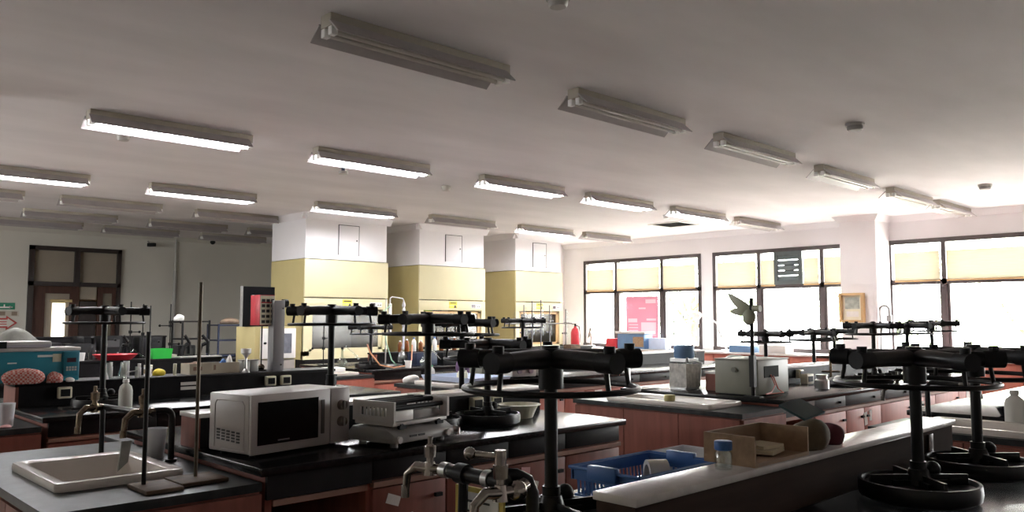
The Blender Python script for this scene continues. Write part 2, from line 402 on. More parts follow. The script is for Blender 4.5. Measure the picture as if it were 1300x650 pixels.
MB().prism([(-.3, -.09), (.02, -.09), (.02, -.13), (.2, 0), (.02, .13), (.02, .09), (-.3, .09)], 'y', -.012, 0).build('arrow', SRED, t)
MB().prism([(-.28, -.06), (.045, -.06), (.045, -.085), (.155, 0), (.045, .085), (.045, .06), (-.28, .06)], 'y', -.016, -.0125).build('arrow_face', mat('sign_cream', (.66, .62, .56), .6), t)
MB().box(-.16, .03, -.019, -.0165, .012, .028).box(-.16, .03, -.019, -.0165, -.03, -.014).build('lettering', SRED, t)
t = thing('conduit_pipe', 'thin grey conduit pipe running down the back wall', 'pipe', (6.66, 16.96, 0))
MB().cyl((0, 0, 2.5), (0, 0, 3.15), .018, n=10).build('upper_pipe', mat('grey_conduit', (.50, .49, .46), .5), t)
MB().cyl((0, 0, 0), (0, 0, 2.5), .035, n=10).build('lower_pipe', mat('grey_duct', (.40, .39, .37), .5), t)
t = thing('wall_camera', 'small black camera on a bracket high on the back wall', 'camera', (6.1, 16.9, 3.02))
MB().cyl((0, .08, .06), (0, 0, 0), .015).build('bracket', GREYP, t); MB().rbox((.03, -.04, -.02), (.07, .16, .07), rz=.5).build('camera_body', BLACKP, t)
t = thing('dome_camera', 'black dome camera hanging from the ceiling by the back wall', 'camera', (7.35, 16.75, ZC))
MB().cyl((0, 0, -.05), (0, 0, -.001), .07).build('mount', WHITEP, t); MB().sph((0, 0, -.07), .055).build('dome', BLACKP, t)

# ------------------------------------------------------------------ ceiling lamps
def lamp(label, x0, y, L=1.38, lit=0, group=None):
    t = thing('fluorescent_lamp', label, 'ceiling lamp', (x0, y, ZC - .001), 0, group)
    MB().box(0, L, -.055, .055, -.075, 0).build('channel', LAMPBODY, t, bevel=.006)
    for s in (-1, 1):
        a = [(s * .05, -.055), (s * .14, -.135), (s * .146, -.130), (s * .056, -.046)]
        MB().prism(a, 'x', -.01, L - .04).build('reflector_wing', LAMPWING, t)
    for s in (-.5, .5):
        MB().cyl((.05, s * .075, -.105), (L - .05, s * .075, -.105), .015, n=12).build('tube', TUBEON if lit else TUBEOFF, t)
    for x in (.0, L - .05):
        h = MB()
        for s in (-.5, .5): h.box(x + .005, x + .045, s * .075 - .02, s * .075 + .02, -.125, -.075)
        pieces(h, 'tube_holder', WHITEP, t, bevel=.004)
    return t
R1 = [2.32, 4.41, 6.43, 8.58, 10.72, 12.36]
Y1 = [3.90, 3.92, 3.95, 4.02, 4.08, 4.08]
R2 = [-.05, 2.03, 4.11, 6.32, 8.23, 10.19, 12.02]
R3 = [1.62, 3.72, 6.05, 8.15, 10.18, 11.95]
ordn = ['nearest', 'second', 'third', 'fourth', 'fifth', 'sixth', 'seventh']
for i, x in enumerate(R1):
    lamp('unlit twin tube ceiling lamp, %s along the row over the foreground bench' % ordn[i], x, Y1[i], 1.38, 0, 'twin tube lamps over the foreground bench')
for i, x in enumerate(R2):
    lit = 1 <= i <= 5
    lamp('%s twin tube ceiling lamp, %s along the middle row' % ('glowing' if lit else 'unlit', ordn[i]), x, 7.06, 1.40, lit, 'twin tube lamps of the middle row')
for i, x in enumerate(R3):
    lit = i in (0, 1, 2, 4)
    lamp('%s twin tube ceiling lamp, %s along the row before the fume hoods' % ('glowing' if lit else 'unlit', ordn[i]), x, 10.35, 1.40, lit, 'twin tube lamps before the fume hoods')
for n, (x, y) in enumerate([(1.42, 12.25), (3.22, 12.25), (5.14, 12.35), (3.2, 14.1), (5.1, 14.15), (6.9, 14.2), (3.1, 15.55), (4.85, 15.7), (6.65, 15.7)]):
    row = ['first', 'first', 'first', 'second', 'second', 'second', 'last', 'last', 'last'][n]
    lamp('dark unlit twin tube ceiling lamp, %s in the %s row beyond the hoods' % (ordn[n % 3], row), x, y, 1.36, 0, 'unlit lamps at the back of the room')

def detector(label, x, y, r=.055, m=None):
    t = thing('smoke_detector', label, 'smoke detector', (x, y, ZC - .001))
    MB().cyl((0, 0, -.022), (0, 0, 0), r * 1.15, n=24).build('mount', LGREY, t)
    MB().lathe([(r * .8, -.06), (r * .95, -.05), (r, -.022)], n=24).build('sensor_body', m or LGREY, t)
detector('smoke detector at the top edge between the two nearest unlit lamps', 3.07, 2.83)
detector('grey smoke detector on the ceiling right of the third unlit lamp', 7.0, 2.94, .07, GREYP)
detector('small smoke detector near the white pillar', 11.4, 3.17, .07, GREYP)
detector('small smoke detector between glowing lamps and yellow hoods', 6.55, 8.0)
detector('pale smoke detector left of the nearest glowing lamp', 2.55, 7.8)
detector('pale smoke detector near window wall and ceiling hatch', 11.0, 7.75, .05, WHITEP)
t = thing('ceiling_hook_plate', 'dark blue cross shaped bracket on ceiling under the second glowing lamp', 'bracket', (4.78, 7.55, ZC - .001))
MB().box(-.10, .10, -.025, .025, -.03, 0).box(-.025, .025, -.10, .10, -.03, 0).build('cross_plate', NAVY, t, bevel=.006)
MB().cyl((-.04, 0, -.10), (-.04, 0, -.03), .02).build('sensor_post', NAVY, t)
MB().cyl((-.04, 0, -.13), (-.04, 0, -.10), .05).build('sensor_disc', LGREY, t)
t = thing('ceiling_hatch', 'dark open hatch in the ceiling near the window wall', 'ceiling hatch', (12.15, 8.4, ZC - .001))
MB().box(-.3, .3, -.3, .3, -.006, 0).build('hatch_dark_sheet', mat('hatch_black', (.006, .005, .005), .9, spec=.04), t)  # black sheet paints the dark inside of the opening
MB().box(-.33, .33, -.33, -.3, -.015, 0).box(-.33, .33, .3, .33, -.015, 0).box(-.33, -.3, -.3, .3, -.015, 0).box(.3, .33, -.3, .3, -.015, 0).build('hatch_frame', WHITEP, t)

# ------------------------------------------------------------------ fume hoods
HOODS = [(6.55, 8.15), (8.82, 10.40), (11.21, 12.58)]
YF = 11.5
hn = ['nearest of three, beside the black board', 'middle of three, green view through its sash', 'farthest of three, beside the window']
for i, (a, b) in enumerate(HOODS):
    # boxed in service bulkhead above
    r = sroot('wall_bulkhead_%d' % (i + 1))
    MB().box(a + .02, b - .02, YF + .03, 12.63, 2.47, ZC - .001).prism([(YF + .03, ZC - .10), (YF - .05, ZC - .002), (YF + .03, ZC - .002)], 'x', a - .06, b + .06).prism([(a + .02, ZC - .10), (a - .06, ZC - .002), (a + .02, ZC - .002)], 'y', YF - .05, 12.63).build('bulkhead', WHITE_WALL, r)
    t = thing('access_hatch', 'white access hatch with black keyhole above the %s fume hood' % ['nearest', 'middle', 'farthest'][i], 'access hatch', ((a + b) / 2 + .02, YF + .03, 2.80), 0, 'access hatches above the fume hoods')
    MB().box(-.19, .19, -.012, 0, -.24, .24).build('hatch_leaf', WHITE_WALL, t, bevel=.002)
    MB().box(-.20, -.192, -.011, 0, -.25, .25).box(-.20, .20, -.011, 0, .242, .25).box(.192, .2, -.011, 0, -.25, .25).build('seam', INK, t)
    MB().cyl((.15, -.016, 0), (.15, -.013, 0), .013).build('keyhole', INK, t)
    W = b - a
    t = thing('fume_hood', 'pale yellow fume hood, ' + hn[i], 'fume hood', (a, YF, 0), 0, 'fume hoods along the wall')
    s = MB().box(0, .04, .03, 1.1, .86, 2.46).box(W - .04, W, .03, 1.1, .86, 2.46).box(.04, W - .04, .03, 1.1, 2.40, 2.46)
    pieces(s, 'side_shell', CREAM, t)
    if i == 1:
        MB().box(.04, .17, 1.06, 1.1, .9, 2.40).box(1.37, W - .04, 1.06, 1.1, .9, 2.40).box(.17, 1.37, 1.06, 1.1, 1.86, 2.40).box(.17, 1.37, 1.06, 1.1, .9, .99).build('liner', LGREY, t)
    else:
        MB().box(.04, W - .04, 1.06, 1.1, .9, 2.40).build('liner', LGREY, t)
    MB().box(0, W, 0, .03, 1.85, 2.455).build('upper_fascia', CREAM_LIT, t, bevel=.006)
    p = MB().box(0, W, 0, .03, 1.66, 1.835).build('control_fascia', CREAM_LIT, t, bevel=.006)
    MB().box(W * .50 - .10, W * .50 + .08, -.006, 0, 1.70, 1.74).box(W * .50 - .10, W * .50 + .08, -.006, 0, 1.755, 1.82).build('warning_label', YLABEL, p)
    MB().box(W * .50 - .08, W * .50 + .06, -.009, -.007, 1.785, 1.80).prism([(W * .5 - .0, 1.705), (W * .5 + .035, 1.76), (W * .5 + .07, 1.705)], 'y', -.009, -.007).build('warning_mark', INK, p)
    MB().box(W * .77, W * .92, -.008, 0, 1.70, 1.78).build('control_plate', WHITEP, p)
    MB().box(W * .775, W * .835, -.012, -.008, 1.71, 1.77).build('display', DISPLAY, p)
    pieces(MB().cyl((W * .87, -.02, 1.735), (W * .87, -.008, 1.735), .012).cyl((W * .90, -.02, 1.735), (W * .90, -.008, 1.735), .012), 'button', GREYP, p)
    fr = CREAM_LIT if i < 2 else PALEWOOD
    pieces(MB().box(0, .10, 0, .06, .92, 1.66).box(W - .10, W, 0, .06, .92, 1.66), 'post', CREAM_LIT, t)
    q = MB().box(.10, .17, .03, .07, .99, 1.64).box(W - .17, W - .10, .03, .07, .99, 1.64).box(.10, W - .10, .03, .07, 1.60, 1.64).box(.10, W - .10, .03, .07, .99, 1.03).build('sash_frame', fr if i != 1 else PALEWOOD, t)
    if i == 1: MB().box(.62, .68, .03, .07, 1.03, 1.60).build('sash_bar', mat('olive_bar', (.30, .28, .15), .5), q)
    MB().box(.17, W - .17, .047, .051, 1.03, 1.60).build('sash_pane', DPANE, q)
    MB().box(0, W, .0, .08, .86, .99).build('sill', CREAM_LIT, t)
    MB().box(.04, W - .04, .03, 1.06, .86, .90).build('work_surface', APRON, t)
    c = MB().box(.03, W - .03, .06, 1.08, 0, .86).build('base_cabinet_body', BLACKP, t)
    for k in range(2):
        d = MB().box(.05 + k * (W - .1) / 2, .05 + (k + 1) * (W - .1) / 2 - .01, .035, .06, .1, .84).build('cabinet_door', APRON, t)
        MB().box(.05 + (W - .1) / 2 + (-.08 if k == 0 else .05), .05 + (W - .1) / 2 + (-.05 if k == 0 else .08), .015, .035, .55, .67).build('handle', CHROME, d)
# green outdoors behind the middle hood
r = sroot('window_5')
MB().box(9.0, 9.05, 12.7, 12.8, .98, 1.86).box(10.15, 10.2, 12.7, 12.8, .98, 1.86).box(9.0, 10.2, 12.7, 12.8, 1.81, 1.86).box(9.0, 10.2, 12.7, 12.8, .98, 1.03).build('window_frame', WINF, r)
MB().box(9.05, 10.15, 12.74, 12.745, 1.03, 1.81).build('pane', PANE, r)
def tree(label, x, y, R, z0, mleaf, n=1500, seed=1):
    rr = random.Random(seed)
    t = thing('leafy_tree', label, 'tree', (x, y, 0), 0, 'trees outside the windows')
    b = MB().tube([(0, 0, 0), (.1, .05, z0 * .6), (.0, .1, z0 + R)], [.16, .12, .06], 8)
    for k in range(6):
        a = k * 1.05; b.tube([(0, .08, z0 * .8 + .1 * k), (R * .6 * cos(a), R * .6 * sin(a), z0 + R * (.5 + .15 * k))], [.05, .02], 6)
    b.build('trunk', BARK, t)
    L = MB()
    for k in range(n):
        while True:
            p = Vector((rr.uniform(-1, 1), rr.uniform(-1, 1), rr.uniform(-1, 1)))
            if .25 < p.length < 1: break
        p = Vector((p.x * R, p.y * R, p.z * R * .9 + z0 + R * .7))
        u = Vector((rr.uniform(-1, 1), rr.uniform(-1, 1), rr.uniform(-.6, .6))).normalized(); w_ = u.cross(Vector((rr.uniform(-1, 1), rr.uniform(-1, 1), 1))).normalized()
        l = rr.uniform(.10, .2); q = l * .45; e = u.cross(w_) * l * .12
        L.add([p - u * l, p - w_ * q + e, p + u * l, p + w_ * q + e], [(0, 1, 2, 3)])
    L.build('foliage', mleaf, t)
tree('bright green tree seen through the middle fume hood sash', 11.7, 15.9, 1.9, .0, LEAF, 7000, 3)
tree('pale leafy tree outside the left window', 22.0, 14.5, 2.4, 1.2, LEAFP, 1300, 4)
tree('pale leafy tree outside the louvred fan window', 23.0, 9.2, 2.2, .8, LEAFP, 1200, 5)
tree('pale leafy tree outside the right window', 22.0, 5.0, 2.2, .6, LEAFP, 1200, 6)
struct('ground_outside', MB().box(-3.2, 60, -40, 60, -.5, -.42), GROUND)

# ------------------------------------------------------------------ benches
def cabinet(label, x0, x1, y0, y1, kind, grp, wood, drawer=APRON, flip=1, stickers=()):
    """one base unit; its front faces -Y. kinds: door, doors, drawer, knee, plain"""
    t = thing('base_cabinet', label, 'cabinet', ((x0 + x1) / 2, y0, 0), 0, grp)
    h = (x1 - x0) / 2 - .001; D = y1 - y0
    if kind == 'knee':
        MB().box(-h, -h + .03, .02, D, .06, .865).box(h - .02, h, .02, D, .06, .865).box(-h + .03, h - .02, D - .05, D, .06, .865).build('carcass', wood, t)
        MB().box(-h, h, 0, .02, .765, .865).build('rail', drawer, t)
        MB().box(-h + .03, h - .02, .005, .03, .735, .76).build('edge_strip', LIP, t)
        return t
    MB().box(-h, h, .02, D, .08, .865).build('carcass', wood, t)
    MB().box(-h + .01, h - .01, .06, D - .02, 0, .08).build('plinth', BLACKP, t)
    d = MB().box(-h + .002, h - .002, 0, .02, .775, .865).build('drawer', drawer, t, bevel=.002)
    if kind != 'plain': MB().cyl((h * .55, -.02, .815), (h * .55, 0, .815), .010, n=10).build('knob', BLACKP, d)
    MB().box(-h, h, -.012, .02, .745, .768).build('edge_strip', LIP, t)
    n = 2 if kind == 'doors' else 1
    for k in range(n):
        a = -h + .004 + k * (2 * h / n); b = -h - .004 + (k + 1) * (2 * h / n)
        d = MB().box(a, b, 0, .02, .09, .735).build('door', wood, t, bevel=.002)
        MB().box((b - .07) if k == 0 else (a + .03), (b - .03) if k == 0 else (a + .07), -.018, 0, .655, .672).build('handle', BLACKP, d)
    for (sx, sz, sw, sh, rot, m) in stickers:
        MB().rbox((sx, -.003, sz), (sw, .002, sh), ry=rot).build('paper_label', m, t)
    return t
def worktop(label, x0, x1, y0, y1, z=.9, m=TOP, th=.034):
    return tag(MB().box(x0, x1, y0, y1, z - th, z).build('bench_worktop', m, bevel=.004), label, 'worktop')
def upstand(label, x0, x1, y0, y1, z0=.9, z1=1.06, side=APRON, topm=LEDGETOP, end=WOOD, outlets=(), back=None):
    t = thing('bench_upstand', label, 'bench shelf', (x0, (y0 + y1) / 2, z0 + .0008))
    L = x1 - x0; h = (y1 - y0) / 2; H = z1 - z0
    MB().box(.02, L, -h + .012, h - .012, 0, H - .022).build('riser', side, t)
    MB().box(0, .02, -h + .008, h - .008, 0, H - .022).build('end_board', end, t)
    MB().box(-.006, L + .01, -h, h, H - .022, H).build('shelf_board', topm, t, bevel=.003)
    for (ox, m) in outlets:
        o = MB().box(ox - .045, ox + .045, -h - .03, -h + .012, .045, .125).build('outlet_box', m, t, bevel=.008)
        MB().box(ox - .03, ox + .03, -h - .034, -h - .03, .06, .11).build('socket_face', BLACKP, o)
    return t
def sink_unit(label, slabel, x0, x1, y0, y1, sx, sy, wood, seams=True, z=.85, sinkdim=None):
    t = thing('sink_cabinet', label, 'sink cabinet', (x0, y0, 0))
    X, Y = x1 - x0, y1 - y0
    a, b = sx[0] - x0, sx[1] - x0; c, d = sy[0] - y0, sy[1] - y0
    MB().box(.02, X, .02, Y - .02, 0, .56).box(.02, .05, .02, Y - .02, .56, z - .035).box(.05, X, .02, .05, .56, z - .035).box(.05, X, Y - .05, Y - .02, .56, z - .035).build('carcass', wood, t)
    cm = MB().box(0, X, 0, c + .03, z - .034, z).box(0, X, d - .03, Y, z - .034, z).box(0, a + .03, c + .03, d - .03, z - .034, z).box(b - .03, X, c + .03, d - .03, z - .034, z)
    cm.build('counter', GREYTOP, t)
    dm = MB(); n = 3
    for k in range(n): dm.box(0, .018, .02 + k * (Y - .04) / n + .004, .02 + (k + 1) * (Y - .04) / n - .004, .08, z - .045)
    dm.build('end_boarding', wood, t)
    MB().box(.02, X, 0, .018, .08, z - .045).build('side_board', wood, t)
    s = thing('ceramic_sink', slabel, 'sink', ((sx[0] + sx[1]) / 2, (sy[0] + sy[1]) / 2, z + .0008))
    hx, hy = (sx[1] - sx[0]) / 2, (sy[1] - sy[0]) / 2
    # rolled rim + basin
    def rr(hx_, hy_, zz, rad, n=6):
        out = []
        for (cx, cy, a0) in [(hx_ - rad, hy_ - rad, 0), (-hx_ + rad, hy_ - rad, pi / 2), (-hx_ + rad, -hy_ + rad, pi), (hx_ - rad, -hy_ + rad, 1.5 * pi)]:
            for k in range(n + 1):
                an = a0 + pi / 2 * k / n; out.append((cx + rad * cos(an), cy + rad * sin(an), zz))
        return out
    loops = [rr(hx, hy, 0, .03), rr(hx + .004, hy + .004, .018, .03), rr(hx, hy, .033, .03), rr(hx - .02, hy - .02, .036, .03), rr(hx - .045, hy - .045, .028, .03), rr(hx - .05, hy - .05, .0, .03), rr(hx - .06, hy - .06, -.17, .04), rr(hx - .10, hy - .10, -.20, .05)]
    vs = [p for l in loops for p in l]; n = len(loops[0]); fs = []
    for i in range(len(loops) - 1): fs += [(i * n + k, i * n + (k + 1) % n, (i + 1) * n + (k + 1) % n, (i + 1) * n + k) for k in range(n)]
    fs.append(tuple(range((len(loops) - 1) * n, len(loops) * n)))
    MB().add(vs, fs).build('basin', CERAMIC, s)
    MB().cyl((0, 0, -.199), (0, 0, -.194), .03).build('drain', CHROME, s)
    return t

# -- microwave bench (middle left)
M0, M1 = 3.08, 4.63
worktop('black worktop carrying the microwave and white basin', 1.58, 3.93, M0, M1)
lab = [(-.06, .66, .05, .05, .3, PAPER), (-.02, .56, .14, .05, -.08, PAPER)]
cabinet('open knee space with wooden end panel directly under the microwave', 1.62, 2.13, M0 + .03, M1 - .02, 'knee', 'cabinets under the microwave bench', WOOD)
cabinet('red brown cabinet with two torn paper labels below the grey shaker', 2.13, 2.56, M0 + .03, M1 - .02, 'door', 'cabinets under the microwave bench', WOOD, stickers=[(-.10, .675, .075, .045, .35, PAPER), (-.055, .57, .14, .055, -.10, PAPER)])
cabinet('red brown cabinet behind the foreground brass taps', 2.56, 2.98, M0 + .03, M1 - .02, 'door', 'cabinets under the microwave bench', WOOD)
cabinet('red brown cabinet with torn papers below the white basin', 2.98, 3.42, M0 + .03, M1 - .02, 'plain', 'cabinets under the microwave bench', WOOD, stickers=[(-.10, .68, .065, .07, .1, PINKP), (-.03, .585, .035, .10, .3, PAPER)])
cabinet('red brown cabinet at the right end of the microwave bench', 3.42, 3.90, M0 + .03, M1 - .02, 'plain', 'cabinets under the microwave bench', WOOD)
upstand('black raised shelf behind microwave and basin', 1.60, 3.90, 3.76, 3.95, outlets=((1.72, IVORY), (1.88, IVORY)))
sink_unit('sink counter at bottom left with charcoal top', 'white ceramic sink at bottom left', .80, 1.572, 3.06, 4.62, (.92, 1.40), (3.40, 4.06), WOOD)
# -- foreground bench
C0, C1 = .55, 1.95
worktop('black foreground worktop under the two upturned stools at right', 1.58, 3.95, C0, C1)
for k in range(4):
    cabinet('dark cabinet under the foreground bench, unit %s from the taps' % ordn[k], 1.62 + k * .575, 1.62 + (k + 1) * .575, C0 + .03, C1 - .02, 'door', 'cabinets under the foreground bench', WOOD)
upstand('dark brown partition shelf across the foreground, holding the plywood box', 1.63, 3.90, 1.245, 1.385, side=DWOOD, end=DWOOD, outlets=())
t = tag(MB().box(-.025, .025, -.008, 0, -.04, .04).build('switch_plate', mat('brown_switch', (.12, .085, .07), .4), loc=(3.62, 1.256, .985), bevel=.003), 'small brown switch plate on the dark partition near the right stools', 'switch')
sink_unit('sink counter below the foreground brass taps', 'ceramic sink beneath the foreground taps', .80, 1.572, C0, 1.66, (.86, 1.27), (.78, 1.38), WOOD)
# -- bench with teal box (N)
N0, N1 = 5.58, 7.20
worktop('black worktop behind the left sink, below the teal box shelf', 1.42, 4.10, N0, N1)
for k in range(4):
    cabinet('red brown cabinet under the teal box bench, unit %s from left' % ordn[k], 1.46 + k * .655, 1.46 + (k + 1) * .655, N0 + .03, N1 - .02, 'door' if k else 'plain', 'cabinets under the teal box bench', WOOD)
upstand('black raised shelf holding teal box, glassware and grey column', 1.44, 3.92, 6.33, 6.66, outlets=((.30, IVORY), (1.86, IVORY), (2.00, IVORY)), topm=APRON)
for (x, z) in ((2.62, 1.0), (2.62, .965)):
    tag(MB().box(-.06, .06, -.004, 0, -.012, .012).build('printed_label', PAPER, loc=(x, 6.341, z)), ('upper' if z > .98 else 'lower') + ' of two white printed labels on the black shelf front', 'label')
sink_unit('sink counter at far left edge behind the white sink', 'ceramic sink at far left edge', .62, 1.412, N0 - .02, N1, (.72, 1.2), (5.95, 6.6), WOOD)
# -- bench with incubator (O)
O0, O1 = 8.65, 10.25
worktop('black worktop in front of the door, carrying the incubator', 1.6, 4.95, O0, O1)
for k in range(5):
    cabinet('dark cabinet under the incubator bench, unit %s from left' % ordn[k], 1.64 + k * .655, 1.64 + (k + 1) * .655, O0 + .03, O1 - .02, 'door', 'cabinets under the incubator bench', WOOD)
upstand('black raised shelf carrying green box and red tray', 1.62, 4.20, 9.25, 9.5, topm=APRON)
# -- far left wall bench
worktop('black worktop near the back wall under the black frames', 2.0, 6.3, 12.2, 13.4)
for k in range(6):
    cabinet('dark cabinet below the back wall worktop, unit %s from left' % ordn[k], 2.04 + k * .70, 2.04 + (k + 1) * .70, 12.23, 13.38, 'door', 'cabinets below the back wall worktop', WOOD)
upstand('tall black raised shelf along the back wall worktop', 2.02, 5.0, 13.0, 13.38, z1=1.24, topm=APRON)
# -- right bench (R) with pink-lit cabinets
P0, P1 = 2.97, 4.50
worktop('long black worktop carrying grey instrument box, right of centre', 5.66, 10.25, P0, P1)
st = [(0, 0)]
rx = [5.70, 6.22, 6.78, 7.50, 8.22, 8.86, 9.55, 10.22]
rk = ['knee', 'door', 'doors', 'door', 'doors', 'door', 'door']
pn = ['open knee space at the near end of the long right bench', 'cabinet right of the knee space on the long right bench', 'double door cabinet with two taped papers on the long right bench', 'cabinet next to the double door with papers, long right bench',
      'double door cabinet in the middle of the long right bench', 'cabinet behind the right hand stool columns, long right bench', 'last cabinet at the window end, papers on its door']
for k in range(7):
    ss = []
    if k == 2: ss = [(.02, .64, .06, .11, -.1, PAPER), (.12, .66, .05, .09, .08, PAPER)]
    if k == 4: ss = [(-.05, .63, .10, .13, 0, PAPER)]
    if k == 6: ss = [(-.05, .66, .10, .10, .2, PAPER), (.06, .60, .10, .14, 0, PAPER)]
    cabinet(pn[k], rx[k], rx[k + 1], P0 + .03, P1 - .02, rk[k], 'cabinets under the long right bench', WOODR, stickers=ss)
upstand('grey black raised shelf along the long right bench', 6.0, 10.2, 3.68, 3.86, outlets=((1.32, IVORY), ))
sink_unit('wooden sink counter right of centre with charcoal top', 'white ceramic sink right of centre with yellow roll', 5.04, 5.652, P0 - .02, P1, (5.12, 5.56), (3.25, 4.22), WOOD)
# -- R2 far right
Q0, Q1 = .55, 2.10
worktop('glossy worktop at right edge beyond the upturned stools', 5.66, 9.6, Q0, Q1)
for k in range(6):
    cabinet('cabinet under the right edge bench, unit %s from its sink' % ordn[k], 5.70 + k * .64, 5.70 + (k + 1) * .64, Q0 + .03, Q1 - .02, 'door', 'cabinets under the right edge bench', WOODR)
sink_unit('sink counter at right edge behind the stools', 'white ceramic sink at right edge behind the stools', 5.04, 5.652, Q0 - .02, Q1, (5.10, 5.58), (.8, 1.88), WOOD)
# -- S bench (centre)
S0, S1 = 5.75, 7.30
worktop('grey black worktop in the centre with white hotplates', 5.66, 10.25, S0, S1)
for k in range(7):
    ss = [(.22, .66, .12, .14, 0, PAPER)] if k == 1 else []
    cabinet('red cabinet under the hotplate bench, unit %s from its sink' % ordn[k], 5.70 + k * .645, 5.70 + (k + 1) * .645, S0 + .03, S1 - .02, 'doors' if k in (1, 3) else 'door', 'cabinets under the hotplate bench', WOODR, stickers=ss)
upstand('grey raised shelf along the hotplate bench', 6.3, 10.2, 6.55, 6.73)
sink_unit('sink counter with pale blue tray in the centre', 'ceramic sink in the centre by the pale blue tray', 4.92, 5.652, S0 - .02, 6.82, (5.0, 5.52), (5.95, 6.6), WOOD)
# -- T bench (orange red, in front of the hoods)
T0, T1 = 8.05, 9.75
worktop('black worktop before the fume hoods carrying condenser glassware', 5.50, 10.6, T0, T1)
for k in range(7):
    cabinet('orange red cabinet before the fume hoods, unit %s from left' % ordn[k], 5.52 + k * .72, 5.52 + (k + 1) * .72, T0 + .03, T1 - .02, 'door', 'cabinets before the fume hoods', WOODR)
upstand('black raised shelf before the fume hoods with burette stands', 6.1, 10.4, 8.85, 9.05, topm=APRON)
sink_unit('orange red sink counter before the nearest fume hood', 'ceramic sink before the nearest fume hood', 4.62, 5.492, T0 - .05, 8.62, (4.76, 5.35), (8.1, 8.55), WOODR)
# -- window counters
t = worktop('long pale grey counter below the windows', 13.15, XW - .045, -4.0, 12.4, z=.9, m=LEDGETOP)
for k in range(13):
    y1 = 12.3 - k * 1.0
    c = thing('counter_cabinet', 'orange brown cabinet under the window counter, unit %d from the fume hoods' % (k + 1), 'cabinet', (13.2, y1 - 1., 0), 0, 'cabinets under the window counter')
    MB().box(.03, XW - 13.26, .004, .996, 0, .08).box(.02, XW - 13.26, .004, .996, .08, .865).build('carcass', WOODR, c)
    for q in range(2):
        d = MB().box(0, .02, .008 + q * .495, .492 + q * .495, .1, .84).build('door', WOODR, c, bevel=.003)
        MB().box(-.015, 0, .43 - q * .0 if q == 0 else .54, .46 if q == 0 else .57, .7, .74).build('handle', BLACKP, d)

# ------------------------------------------------------------------ upturned stools
def stool(label, x, y, z, H, rot, R=.28, seat=True, knob=False, group='upturned lab stools'):
    """H: height of the foot bars above the bench the seat rests on"""
    t = thing('upturned_stool', label, 'stool', (x, y, z + .0008), rot, group)
    MB().lathe([(.02, 0), (.165, 0), (.186, .012), (.19, .03), (.188, .050), (.186, .062), (.176, .062), (.172, .046), (.02, .046)], n=40).build('seat', BLACKS, t)
    b = MB()
    for k in range(4):
        a = k * pi / 2 + .5
        b.rbox((cos(a) * .088, sin(a) * .088, .064), (.155, .010, .036), rz=a).rbox((cos(a) * .05, sin(a) * .05, .056), (.09, .04, .018), rz=a)
    b.cyl((0, 0, .05), (0, 0, .10), .045, .03).build('seat_bracket', BLACKM, t)
    c = MB().cyl((0, 0, .09), (0, 0, H - .02), .019, n=18); c.build('column', BLACKM, t)
    MB().cyl((0, 0, .09), (0, 0, .09 + .035), .026, n=18).build('collar', BLACKM, t)
    l_ = MB().cyl((.0, 0, .105), (.045, -.035, .095), .008, n=8).sph((.052, -.042, .095), .026); l_.build('lever_knob', BLACKP, t)
    if knob:
        k_ = MB().sph((.035, 0, .22), .035); k_.cyl((0, 0, .17), (0, 0, .27), .028, n=16); k_.build('height_knob', BLACKP, t)
    h = MB().cyl((0, 0, H - .085), (0, 0, H + .03), .036, n=20).cyl((0, 0, H + .03), (0, 0, H + .038), .026, n=20)
    h.build('hub', BLACKM, t)
    MB().torus((0, 0, H - .082), .25, .0085, 48, 8).build('foot_ring', BLACKM, t)
    for k in range(5):
        a = k * 2 * pi / 5; d = Vector((cos(a), sin(a), 0))
        l = MB().tube([d * .02 + Vector((0, 0, H)), d * .12 + Vector((0, 0, H + .001)), d * (R - .05) + Vector((0, 0, H - .002))], [.029, .027, .025], 14)
        l = l.build('leg', BLACKM, t)
        MB().cyl(d * (R - .065) + Vector((0, 0, H - .002)), d * R + Vector((0, 0, H - .002)), .029, n=16).cyl(d * (R - .03) + Vector((0, 0, H + .02)), d * (R - .03) + Vector((0, 0, H + .042)), .016, n=12).build('foot_cap', BLACKP, l)
        MB().cyl(d * .246 + Vector((0, 0, H - .082)), d * .235 + Vector((0, 0, H - .01)), .007, n=8).build('ring_stay', BLACKM, l)
    return t
stool('upturned black stool in the centre foreground beside the brass taps', 1.72, 1.62, .9, .485, 0.795)
stool('nearest upturned black stool at right, seat down on the foreground worktop', 2.90, 1.045, .9, .468, 0.326)
stool('upturned black stool behind the nearest right hand one, cut by the frame edge', 3.52, 1.045, .9, .462, 0.369)
stool('upturned black stool just behind the grey shaker', 2.805, 3.572, .9, .60, 1.025)
stool('upturned black stool between shaker and white basin', 3.185, 3.50, .9, .455, 0.982)
stool('upturned black stool behind the microwave with a round column knob', 2.625, 4.28, .9, .65, 0.971, knob=True)
stool('upturned black stool behind the shelf near the white basin', 3.62, 4.24, .9, .575, 1.064)
stool('upturned black stool at far left above the white washing bottle', 1.88, 5.98, .9, .655, 1.016)
stool('small upturned stool before the nearest fume hood sash', 5.68, 8.36, .9, .50, 1.074)
stool('small upturned stool in front of the farthest fume hood', 6.92, 6.98, .9, .58, 0.690)
stool('upturned stool on the long right bench, below the wall cabinet picture', 8.0, 3.25, .9, .535, 0.386)
stool('upturned stool on the long right bench, middle one of the near row', 8.88, 3.26, .9, .53, 0.602)
stool('upturned stool on the long right bench, window end of the near row', 9.62, 3.27, .9, .55, 0.128)
stool('upturned stool behind the grey instrument box, against the louvred fan window', 7.55, 4.14, .9, .45, 0.502)
stool('upturned stool behind the right bench shelf, left of the white pillar', 8.55, 4.12, .9, .45, 0.649)
stool('upturned stool behind the right bench shelf, in front of the white pillar', 9.10, 4.14, .9, .46, 0.727)

